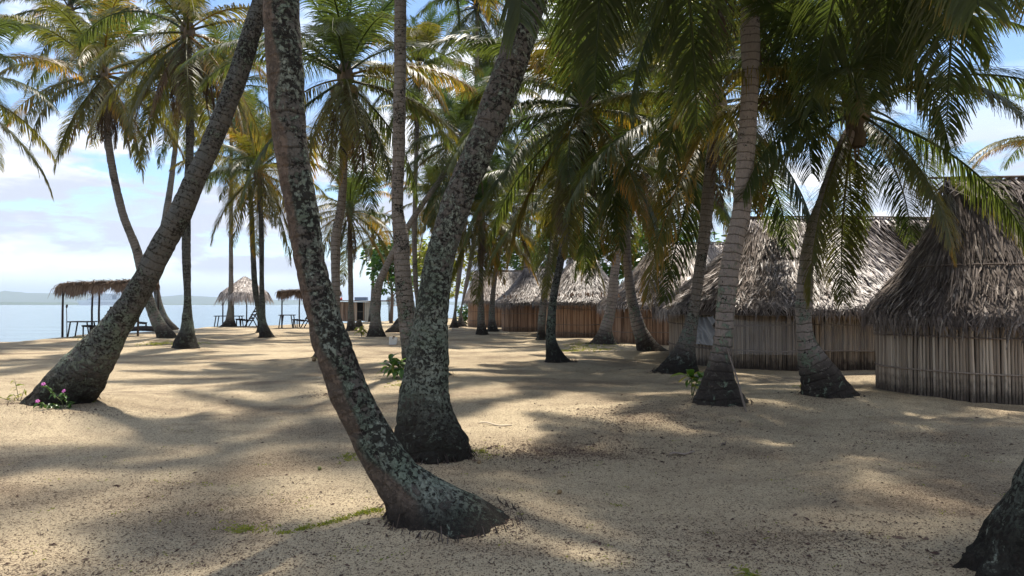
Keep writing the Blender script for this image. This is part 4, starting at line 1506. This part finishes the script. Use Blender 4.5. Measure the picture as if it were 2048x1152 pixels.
# ------------------------------------------------------------------ ship on the horizon
def ship():
    D = 2700.0
    px = D / F_PX
    ox = (228 - 1024) * px
    t = thing('cruise_ship', (ox, D, SEA_Z), 'white cruise ship with rows of dark windows and red funnel on the horizon', 'ship')
    MW = mat_plain('ship_white', (0.74, 0.76, 0.78), 0.5, 0.05, 0.05)
    MD = mat_plain('ship_glass', (0.07, 0.10, 0.14), 0.3, 0.1, 0.05)
    MRd = mat_plain('ship_red', (0.45, 0.08, 0.07), 0.5, 0.1)
    L = 290.0
    st = []
    for i in range(25):
        u = i / 24
        x = -L / 2 + L * u
        hw = 16 * min(1, (u / 0.22)) ** 0.7
        st.append((x, max(hw, 0.3)))
    V, Fc = [], []
    for (x, hw) in st:
        rake = 14 * max(0, 1 - (x + L / 2) / 60)
        V += [(x + rake * 1.0, -hw * 0.8, -3), (x, -hw, 19), (x, hw, 19), (x + rake, hw * 0.8, -3)]
    for i in range(24):
        for k in range(3):
            Fc.append((i * 4 + k, i * 4 + 4 + k, i * 4 + 5 + k, i * 4 + 1 + k))
    Fc += [(0, 1, 2, 3), tuple(96 + k for k in (3, 2, 1, 0))]
    link('hull', mesh_from('hull', V, Fc, False), t, MW)
    for k in range(7):
        b = MB()
        z = 19 + 3.6 * k
        x0, x1 = -L / 2 + 48 + 5 * k, L / 2 - 8 - 3 * k
        b.box(((x0 + x1) / 2, 0, z + 1.8), (x1 - x0, 29 - k * 0.6, 3.5))
        dk = link('deck', b.mesh('deck', False), t, MW)
        b = MB()
        n = int((x1 - x0) / 6)
        for q in range(n):
            b.box((x0 + 5 + q * 6, -(14.5 - k * 0.3) - 0.1, z + 1.7), (3.6, 0.5, 1.7))
        link('window_row', b.mesh('window_row', False), dk, MD)
    b = MB()
    for q in range(34):
        b.box((-L / 2 + 62 + q * 6.2, -16.2, 9), (2.0, 0.6, 2.0))
    link('porthole_row', b.mesh('porthole_row', False), t, MD)
    b = MB()
    b.box((10, -15.3, 30), (15, 0.8, 15))
    link('glass_atrium', b.mesh('glass_atrium', False), t, MD)
    b = MB()
    b.tube([Vector((-55, 0, 43)), Vector((-53, 0, 50)), Vector((-50, 0, 58))], [8, 7.5, 6.5], 12)
    link('funnel', b.mesh('funnel'), t, MRd)
    b = MB()
    b.tube([Vector((-80, 0, 43)), Vector((-80, 0, 56))], [1.4, 0.6], 6)
    link('mast', b.mesh('mast'), t, MW)


ship()

# ------------------------------------------------------------------ leaves, bushes, small plants
def leaf_mesh(name, l, w, bend=0.5, fold=0.25):
    V, Fc, A = [], [], []
    n = 7
    for i in range(n + 1):
        u = i / n
        ww = w * math.sin(math.pi * min(1, u * 0.93 + 0.05)) ** 0.8
        x = l * u * (1 - 0.25 * bend * u)
        z = l * (0.25 * u - bend * u * u)
        for s in (-1, 0, 1):
            V.append((x, s * ww / 2, z + abs(s) * ww * fold * 0.5 + (0.01 * l * math.sin(i * 2.2) if s else 0)))
            A.append(0.2 + 0.4 * u + 0.1 * abs(s))
    for i in range(n):
        for s in range(2):
            k = i * 3 + s
            Fc.append((k, k + 1, k + 4, k + 3))
    return mesh_from(name, V, Fc, True, {'rnd': A})


M_BROAD = mat_leaf('broad_leaf', (0.040, 0.105, 0.022), (0.070, 0.150, 0.030), (0.22, 0.24, 0.04), amt=0.35, trans=0.4, rough=0.32)
M_BROAD_Y = mat_leaf('broad_leaf_yellow', (0.12, 0.17, 0.03), (0.24, 0.26, 0.04), (0.38, 0.34, 0.05), amt=0.45, trans=0.45)
M_STEM = mat_plain('green_stem', (0.10, 0.12, 0.04), 0.6)
LEAF_BIG = [leaf_mesh('leaf', 0.42, 0.15, 0.55 + 0.2 * i) for i in range(3)]


def broad_plant(loc, label, n, h, seed, mat=None, s=1.0):
    rg = np.random.default_rng(seed)
    t = thing('broad_leaved_plant', loc, label, 'plant', 'broad-leaved seedlings at palm feet')
    ns = max(2, n // 7)
    tops = []
    for k in range(ns):
        b = MB()
        a = rg.uniform(0, 6.28)
        tip = Vector((0.16 * math.cos(a) * s, 0.16 * math.sin(a) * s, h * rg.uniform(0.7, 1.0)))
        b.tube([Vector((0, 0, -0.05)), tip * 0.5 + Vector((0, 0, 0.03)), tip], [0.012 * s, 0.010 * s, 0.006 * s], 5)
        link('stem', b.mesh('stem'), t, M_STEM)
        tops.append(tip)
    for i in range(n):
        tip = tops[i % ns]
        f = rg.uniform(0.35, 1.0)
        o = link('leaf', LEAF_BIG[i % 3], t, M_BROAD, loc=tip * f, rot=(rg.normal(0, 0.25), rg.normal(-0.25, 0.35) - 0.5 * (f - 0.5), i * 2.4 + rg.uniform(-.4, .4)), scale=s * rg.uniform(0.6, 1.1))
        omat(o, mat or (M_BROAD if rg.random() < 0.8 else M_BROAD_Y))
    return t


def at_g(px, py):
    p = G(px, py)
    return Vector((p.x, p.y, gz(p.x, p.y)))


broad_plant(at_g(792, 766), 'leafy dark green seedling hugging the stout lichen palm', 26, 0.42, 81, s=0.85)
broad_plant(at_g(1384, 800), 'bright green broad-leaved seedling beside the ringed palm with the stick', 16, 0.36, 82, s=0.85)
broad_plant(at_g(724, 677), 'pale green leafy seedling at the mossy foot near the plank shack', 22, 0.5, 83, M_BROAD_Y, s=0.95)
broad_plant(G(1494, 1162), 'small yellow-green sprout alone in the open foreground sand', 10, 0.05, 84, M_BROAD_Y, s=0.30)
broad_plant(at_g(1606, 793), 'tiny green sprig at the foot of the slender ringed palm', 5, 0.10, 85, M_BROAD_Y, s=0.35)


def flower_mesh(r, mat_c):
    b = MB()
    for k in range(5):
        a = 2 * math.pi * k / 5
        d = Vector((math.cos(a), math.sin(a), 0))
        s = Vector((-d.y, d.x, 0))
        b.strip([Vector((0, 0, 0)), d * r * 0.55 + Vector((0, 0, 0.01)), d * r], [r * 0.25, r * 0.8, r * 0.45], s, 0.5)
    return b.mesh('flower')


def flower_plant(loc, label, seed, stems, col, small, mat_leaf_):
    rg = np.random.default_rng(seed)
    t = thing('flowering_plant', loc, label, 'plant')
    fm = flower_mesh(0.027, None)
    mt = mat_plain('petal_%d' % seed, col, 0.5, 0.15)
    for (dx, dz, fl) in stems:
        b = MB()
        tip = Vector((dx, rg.normal(-0.05, 0.06), dz))
        mid = Vector((dx * 0.35, 0, dz * 0.45))
        b.tube([Vector((0, 0, -0.03)), mid, tip], [0.006, 0.005, 0.003], 4)
        link('stem', b.mesh('stem'), t, M_STEM)
        for i in range(small):
            f = 0.35 + 0.65 * i / small
            o = link('leaf', LEAF_BIG[i % 3], t, M_BROAD, loc=mid.lerp(tip, f), rot=(rg.normal(0, .3), rg.normal(-.2, .3), rg.uniform(0, 6.28)), scale=rg.uniform(0.14, 0.24))
            omat(o, mat_leaf_)
        if fl:
            o = link('flower', fm, t, mt, loc=tip + Vector((0, 0, 0.015)), rot=(R(50) + rg.normal(0, .2), 0, rg.normal(0, .3)))
            omat(o, mt)
    return t


flower_plant(G(137, 830), 'low plant with pink flowers against the dark leaning palm foot', 91, [(-0.38, 0.17, True), (-0.06, 0.30, True), (-0.27, 0.40, True), (-0.15, 0.16, False), (0.05, 0.18, False), (-0.25, 0.12, False)], (0.62, 0.17, 0.45), 12, M_BROAD)
flower_plant(G(37, 815), 'thin weed with a yellow flower next to the dark leaning palm foot', 92, [(-0.17, 0.18, True), (-0.03, 0.40, False), (0.10, 0.27, False), (0.0, 0.2, False)], (0.70, 0.50, 0.03), 6, M_BROAD_Y)


def leaf_tree(name, label, base, h, crown_r, seed, cat, n=2600, mat=None, leaf=0.22, trunk=True):
    rg = np.random.default_rng(seed)
    t = thing(name, base, label, cat)
    if trunk:
        b = MB()
        b.tube([Vector((0, 0, -0.3)), Vector((0.1, 0, h * 0.35)), Vector((-0.1, 0.1, h * 0.7))], [0.16, 0.12, 0.07], 8)
        for k in range(5):
            a = k * 1.3
            b.tube([Vector((0, 0, h * (0.3 + 0.08 * k))), Vector((math.cos(a) * crown_r[0] * 0.6, math.sin(a) * crown_r[1] * 0.6, h * (0.55 + 0.09 * k)))], [0.06, 0.02], 5)
        link('trunk', b.mesh('trunk'), t, M_POLE)
    b = MB()
    cl = [(rg.normal(0, 0.45, 3), rg.uniform(0.25, 0.45)) for _ in range(22)]
    for i in range(n):
        c, r = cl[rg.integers(0, 22)]
        v = rg.normal(0, 1, 3)
        v /= np.linalg.norm(v)
        p = (np.clip(c, -0.8, 0.8) + v * r * rg.uniform(0.6, 1.0) ** 0.5) * crown_r
        p = Vector((p[0], p[1], p[2] + h - crown_r[2] * 0.7))
        if p.z < 0.05:
            continue
        d = Vector((v[0], v[1], v[2] * 0.4 - 0.3)).normalized()
        s = d.cross(Vector(rg.normal(0, 1, 3))).normalized()
        l = leaf * rg.uniform(0.6, 1.2)
        b.strip([p, p + d * l * 0.5, p + d * l], [l * 0.25, l * 0.55, l * 0.1], s, rg.uniform(0.1, 0.6))
    link('crown', b.mesh('crown'), t, mat or M_BROAD, kind='stuff')
    return t


def bpos(px, d):
    v = W(px, 600, d)
    return Vector((v.x, v.y, 0))


leaf_tree('broadleaf_tree', 'leafy round-leaved tree showing between trunks beyond the plank shack', bpos(782, 55), 6.0, (1.6, 1.6, 2.0), 101, 'tree', leaf=0.30)
leaf_tree('broadleaf_tree', 'dark broad tree behind the farthest hut roofs', bpos(1075, 58), 7.2, (4.2, 2.5, 2.4), 102, 'tree', n=5000, leaf=0.34)
leaf_tree('broadleaf_tree', 'dense dark tree between the huts and the grove behind', bpos(1300, 45), 6.0, (5.5, 2.5, 2.4), 103, 'tree', n=6000, leaf=0.34)
leaf_tree('broadleaf_tree', 'pale yellow-green tree at the back of the grove', bpos(868, 75), 7.5, (4.0, 2.5, 3.0), 104, 'tree', n=4500, leaf=0.36, mat=M_BROAD_Y)
leaf_tree('bush', 'rounded dark bush at the end of the row of huts', bpos(936, 52), 1.15, (0.75, 0.7, 0.75), 105, 'bush', n=1500, leaf=0.16, trunk=False)

# islet trees
leaf_far = MB()
rg = np.random.default_rng(8)
for i in range(26):
    x = -206 + 26 * rg.random()
    hh = rg.uniform(6, 13)
    b0 = Vector((x, 1150 + rg.normal(0, 3), 1.2))
    leaf_far.tube([b0, b0 + Vector((rg.normal(0, 0.8), 0, hh))], [0.3, 0.2], 4, 0.3)
    for k in range(26):
        a, e = rg.uniform(0, 6.28), rg.uniform(-0.9, 0.8)
        d = Vector((math.cos(a) * math.cos(e), math.sin(a) * math.cos(e), math.sin(e)))
        o = b0 + Vector((0, 0, hh))
        leaf_far.strip([o, o + d * 1.6, o + d * 2.8 + Vector((0, 0, -1))], [0.3, 0.9, 0.3], d.cross(Vector((0, 0, 1))).normalized(), 0.3)
link('islet_trees', leaf_far.mesh('islet_trees'), mat=M_LEAF, kind='stuff', label='small wood of palms on the far islet', category='trees')

# ------------------------------------------------------------------ grass, litter, odd things on the sand
def on_land(x, y):
    return shore_dist(np.array([x]), np.array([y]))[0] > 1.2


def grass_and_litter():
    rg = np.random.default_rng(55)
    b = MB()

    def tuft(x, y, h, n):
        z = gz(x, y)
        for _ in range(n):
            p0 = Vector((x + rg.normal(0, 0.02), y + rg.normal(0, 0.02), z - 0.005))
            d = Vector((rg.normal(0, 0.5), rg.normal(0, 0.5), 1)).normalized() * h * rg.uniform(0.5, 1.2)
            s = d.cross(Vector(rg.normal(0, 1, 3))).normalized()
            b.strip([p0, p0 + d * 0.6, p0 + d + Vector((d.x, d.y, -0.2 * h))], [0.008, 0.007, 0.001], s, rg.uniform(0, 0.6))
    for k in range(95):        # thin runner in the foreground
        u = rg.random()
        p = G(556 + (768 - 556) * u, 1074 - 36 * u ** 1.1 + rg.normal(0, 2.0))
        tuft(p.x, p.y, 0.026, 6)
    for k in range(38):
        p = G(rg.normal(497, 22), rg.normal(1056, 5))
        tuft(p.x, p.y, 0.026, 6)
    for (px, py, sx, sy, n, h) in ((320, 688, 20, 2, 150, 0.07), (400, 688, 12, 1.5, 40, 0.05), (1175, 697, 32, 4, 230, 0.06), (1140, 702, 14, 2, 70, 0.05), (180, 676, 18, 2, 90, 0.06), (635, 722, 9, 1.5, 25, 0.05), (180, 816, 9, 2, 18, 0.03), (795, 775, 12, 2, 20, 0.04), (960, 915, 14, 7, 26, 0.03), (700, 920, 14, 6, 24, 0.03)):
        for k in range(n):
            p = G(rg.normal(px, sx), max(rg.normal(py, sy), 640))
            tuft(p.x, p.y, h, 7)
    for k in range(150):        # stray sprigs
        p = G(rg.uniform(0, 2048), rg.uniform(830, 1150))
        for q in range(rg.integers(1, 4)):
            tuft(p.x + rg.normal(0, 0.05), p.y + rg.normal(0, 0.03), 0.018, 4)
    link('grass', b.mesh('grass'), mat=M_BROAD_Y, kind='stuff')
    # crumbs of bark, flower stalks and seed on the sand
    c = MB()
    drifts = [(1250, 830, 90, 14, 900), (1120, 902, 110, 10, 900), (1330, 855, 120, 16, 900), (1640, 815, 60, 10, 300), (1800, 880, 140, 20, 500), (650, 795, 30, 5, 200), (1250, 742, 120, 5, 300),
              (1050, 925, 60, 12, 250), (950, 1060, 60, 14, 450), (1320, 905, 160, 16, 500), (160, 835, 70, 6, 250), (300, 975, 140, 22, 110), (420, 1115, 160, 22, 90), (1580, 1100, 200, 25, 350)]
    spots = []
    for (px, py, sx, sy, n) in drifts:
        for _ in range(n * 4):
            spots.append((rg.normal(px, sx), rg.normal(py, sy)))
    for _ in range(9000):
        spots.append((rg.uniform(-60, 2110), 700 + 470 * rg.random() ** 0.8))
    pts = [G(px, max(py, 640)) for px, py in spots]
    for bx, by, br in TREE_BASES:           # bark and root crumbs gathered round each foot
        if by < 30:
            for _ in range(int(420 * br / 0.4)):
                an, rr = rg.uniform(0, 6.283), br * (0.75 + abs(rg.normal(0, 0.35)))
                pts.append(Vector((bx + rr * math.cos(an), by + rr * math.sin(an) * 0.85, 0)))
    zz = gz_arr(np.array([p.x for p in pts]), np.array([p.y for p in pts]))
    for p, z in zip(pts, zz):
        l = abs(rg.normal(0, 0.0042)) + 0.0026
        if rg.random() < 0.035:
            l *= 2.8
        a = rg.uniform(0, 3.14)
        d = Vector((math.cos(a), math.sin(a), rg.normal(0, 0.15))) * l
        s = Vector((-math.sin(a), math.cos(a), 0)) * l * rg.uniform(0.15, 0.45)
        o = Vector((p.x, p.y, z + 0.004))
        c.add([o - d, o + s, o + d, o - s, o + Vector((0, 0, l * 0.35 + 0.002))], [(0, 1, 4), (1, 2, 4), (2, 3, 4), (3, 0, 4)], rg.random())
    link('leaf_litter', c.mesh('leaf_litter', False), mat=M_LITTER, kind='stuff')


M_LITTER = mat_simple('litter', [(0.1, (0.030, 0.018, 0.014)), (0.6, (0.085, 0.052, 0.040)), (0.95, (0.20, 0.14, 0.10))], scale=30, bump=0, rnd_amt=0)
grass_and_litter()


def husk(px, py, s, label, mat, rot):
    p = at_g(px, py)
    o = link('coconut', COCO_ME, mat=M_COCO_B, loc=(p.x, p.y, p.z + 0.09 * s), rot=rot, scale=s, label=label, category='coconut')
    omat(o, mat)


husk(639, 943, 0.17, 'small round green nut on open sand near the curved lichen palm', M_COCO_G, (1.2, 0, 0.4))
husk(628, 727, 0.55, 'grey old coconut beside a palm foot behind the curved palm', M_COCO_B, (1.2, 0.3, 0.4))
husk(1119, 991, 0.17, 'small brown broken nut on open sand', M_COCO_B, (0.4, 0.9, 0.4))
husk(958, 935, 0.16, 'dark little nut on sand beside the stout palm foot', M_COCO_B, (1.0, 0.2, 1.4))

# stick against the ringed palm
b = MB()
f0, f1 = G(1496, 834), W(1453, 694, 9.62)
b.tube([f0 + Vector((0, 0, -0.03)), f0.lerp(f1, 0.5) + Vector((0.012, 0, 0)), f1], [0.016, 0.014, 0.010], 6)
link('stick', b.mesh('stick'), mat=M_POLE, label='thin brown stick propped against the ringed palm', category='stick')


def leaf_scrap(px0, py0, px1, py1, label, mat, w):
    p0, p1 = at_g(px0, py0), at_g(px1, py1)
    b = MB()
    pts = [p0.lerp(p1, k / 8) + Vector((0, 0.015 * math.sin(k * 1.3), 0.012 + 0.012 * math.sin(k * 0.9))) for k in range(9)]
    ws = [w * math.sin(math.pi * (0.08 + 0.84 * k / 8)) for k in range(9)]
    n = (p1 - p0).cross(Vector((0, 0, 1))).normalized()
    V, Fc = [], []
    for k, p in enumerate(pts):
        V += [p - n * ws[k], p + Vector((0, 0, 0.012)), p + n * ws[k], p - Vector((0, 0, 0.006))]
    for k in range(8):
        for j in range(4):
            Fc.append((k * 4 + j, k * 4 + (j + 1) % 4, k * 4 + 4 + (j + 1) % 4, k * 4 + 4 + j))
    b.add(V, Fc, 0.7)
    link('fallen_leaf', b.mesh('fallen_leaf'), mat=mat, label=label, category='leaf')


M_PALE = mat_plain('bleached_leaf', (0.52, 0.43, 0.31), 0.7, 0.2, 10)
leaf_scrap(958, 852, 1024, 854, 'pale bleached leaf sheath lying on open sand', M_PALE, 0.016)
leaf_scrap(1338, 911, 1388, 906, 'brown curled leaf sheath lying on the dark litter', M_POLE, 0.030)
leaf_scrap(1444, 893, 1452, 884, 'short tan husk strip lying on shaded sand', M_POLE, 0.014)


# white torn container
def container():
    p = at_g(786, 690)
    t = thing('plastic_container', p, 'white torn plastic container lying on the sand near the shack', 'container')
    mw = mat_plain('white_plastic', (0.68, 0.68, 0.64), 0.45, 0.12, 6)
    b = MB()
    b.box((-0.08, 0, 0.19), (0.20, 0.24, 0.38), rz=0.3)
    link('body', b.mesh('body', False), t, mw)
    b = MB()
    b.box((0.12, 0.02, 0.17), (0.14, 0.22, 0.34), rz=-0.3, rot=Matrix.Rotation(R(12), 3, 'Y'))
    link('torn_panel', b.mesh('torn_panel', False), t, mw)
    b = MB()
    b.tube([Vector((0.0, -0.08, 0.30)), Vector((0.03, -0.12, 0.42)), Vector((0.10, -0.06, 0.38))], 0.03, 6)
    link('handle', b.mesh('handle'), t, M_DARKWOOD)
    t.scale = (0.72, 0.72, 0.72)


container()

# driftwood log, marker pole, stump
b = MB()
q = G(300, 662)
b.tube([q + Vector((-1.5, 0, 0.06)), q + Vector((-0.6, 0.1, 0.14)), q + Vector((0.4, 0, 0.12)), q + Vector((1.0, 0.2, 0.10))], [0.10, 0.14, 0.15, 0.10], 8)
b.tube([q + Vector((-0.3, 0.1, 0.15)), q + Vector((-0.2, 0, 0.42)), q + Vector((-0.62, 0, 0.46))], [0.09, 0.08, 0.07], 7)
link('driftwood', b.mesh('driftwood'), mat=M_DARKWOOD, label='dark driftwood log with an upturned branch at the waterline', category='driftwood')
b = MB()
q = G(134, 674)
b.tube([q + Vector((0, 0, -0.2)), q + Vector((-0.02, 0, 0.7)), q + Vector((-0.04, 0, 1.38))], [0.022, 0.018, 0.016], 6)
b.tube([q + Vector((-0.04, 0, 1.30)), q + Vector((-0.03, 0, 1.38)), q + Vector((-0.01, 0, 1.45))], [0.035, 0.05, 0.035], 6)
link('marker_pole', b.mesh('marker_pole'), mat=M_DARKWOOD, label='thin marker pole with a dark knob on the bank', category='pole')


def stump(px, py, w, h, label, seed):
    p = at_g(px, py)
    V, Fc, al, hg, bare = trunk_mesh([(-0.2, 0, 0, w, w * 0.8), (0.0, 0, 0, w * 0.95, w * 0.75), (h * 0.6, 0.05, 0, w * 0.6, w * 0.5), (h, 0.1, 0, w * 0.25, w * 0.22)], seed, nseg=20, dz=0.05)
    t = thing('palm_stump', p, label, 'stump')
    link('trunk', mesh_from('trunk', V, Fc, True, {'along': al, 'hgt': hg * 0.3, 'bare': bare}), t, M_TR_DARKLICH)
    link('root_skirt', root_skirt('root_skirt', 0, 0, w, w * 0.8, seed, 80), t, M_DARKWOOD, kind='stuff')


stump(800, 665, 0.75, 0.5, 'low dark rotted palm stump behind the stout lichen palm', 111)
stump(716, 655, 0.35, 0.5, 'small dark palm stump beside the slim palm before the shack', 112)
stump(797, 652, 0.45, 0.6, 'black stump at the edge of the beach beyond the low rotted stump', 113)

# ------------------------------------------------------------------ sea air
def haze():
    m = bpy.data.materials.new('haze')
    m.use_nodes = True
    nt = m.node_tree
    nt.nodes.clear()
    out = nt.nodes.new('ShaderNodeOutputMaterial')
    v = nt.nodes.new('ShaderNodeVolumePrincipled')
    v.inputs['Color'].default_value = (0.70, 0.83, 1.0, 1)
    v.inputs['Density'].default_value = 0.00012
    v.inputs['Anisotropy'].default_value = 0.3
    nt.links.new(v.outputs[0], out.inputs['Volume'])
    b = MB()
    b.box((-1500, 4000, 91), (22000, 14000, 188))
    link('haze', b.mesh('haze', False), mat=m, kind='stuff')


haze()
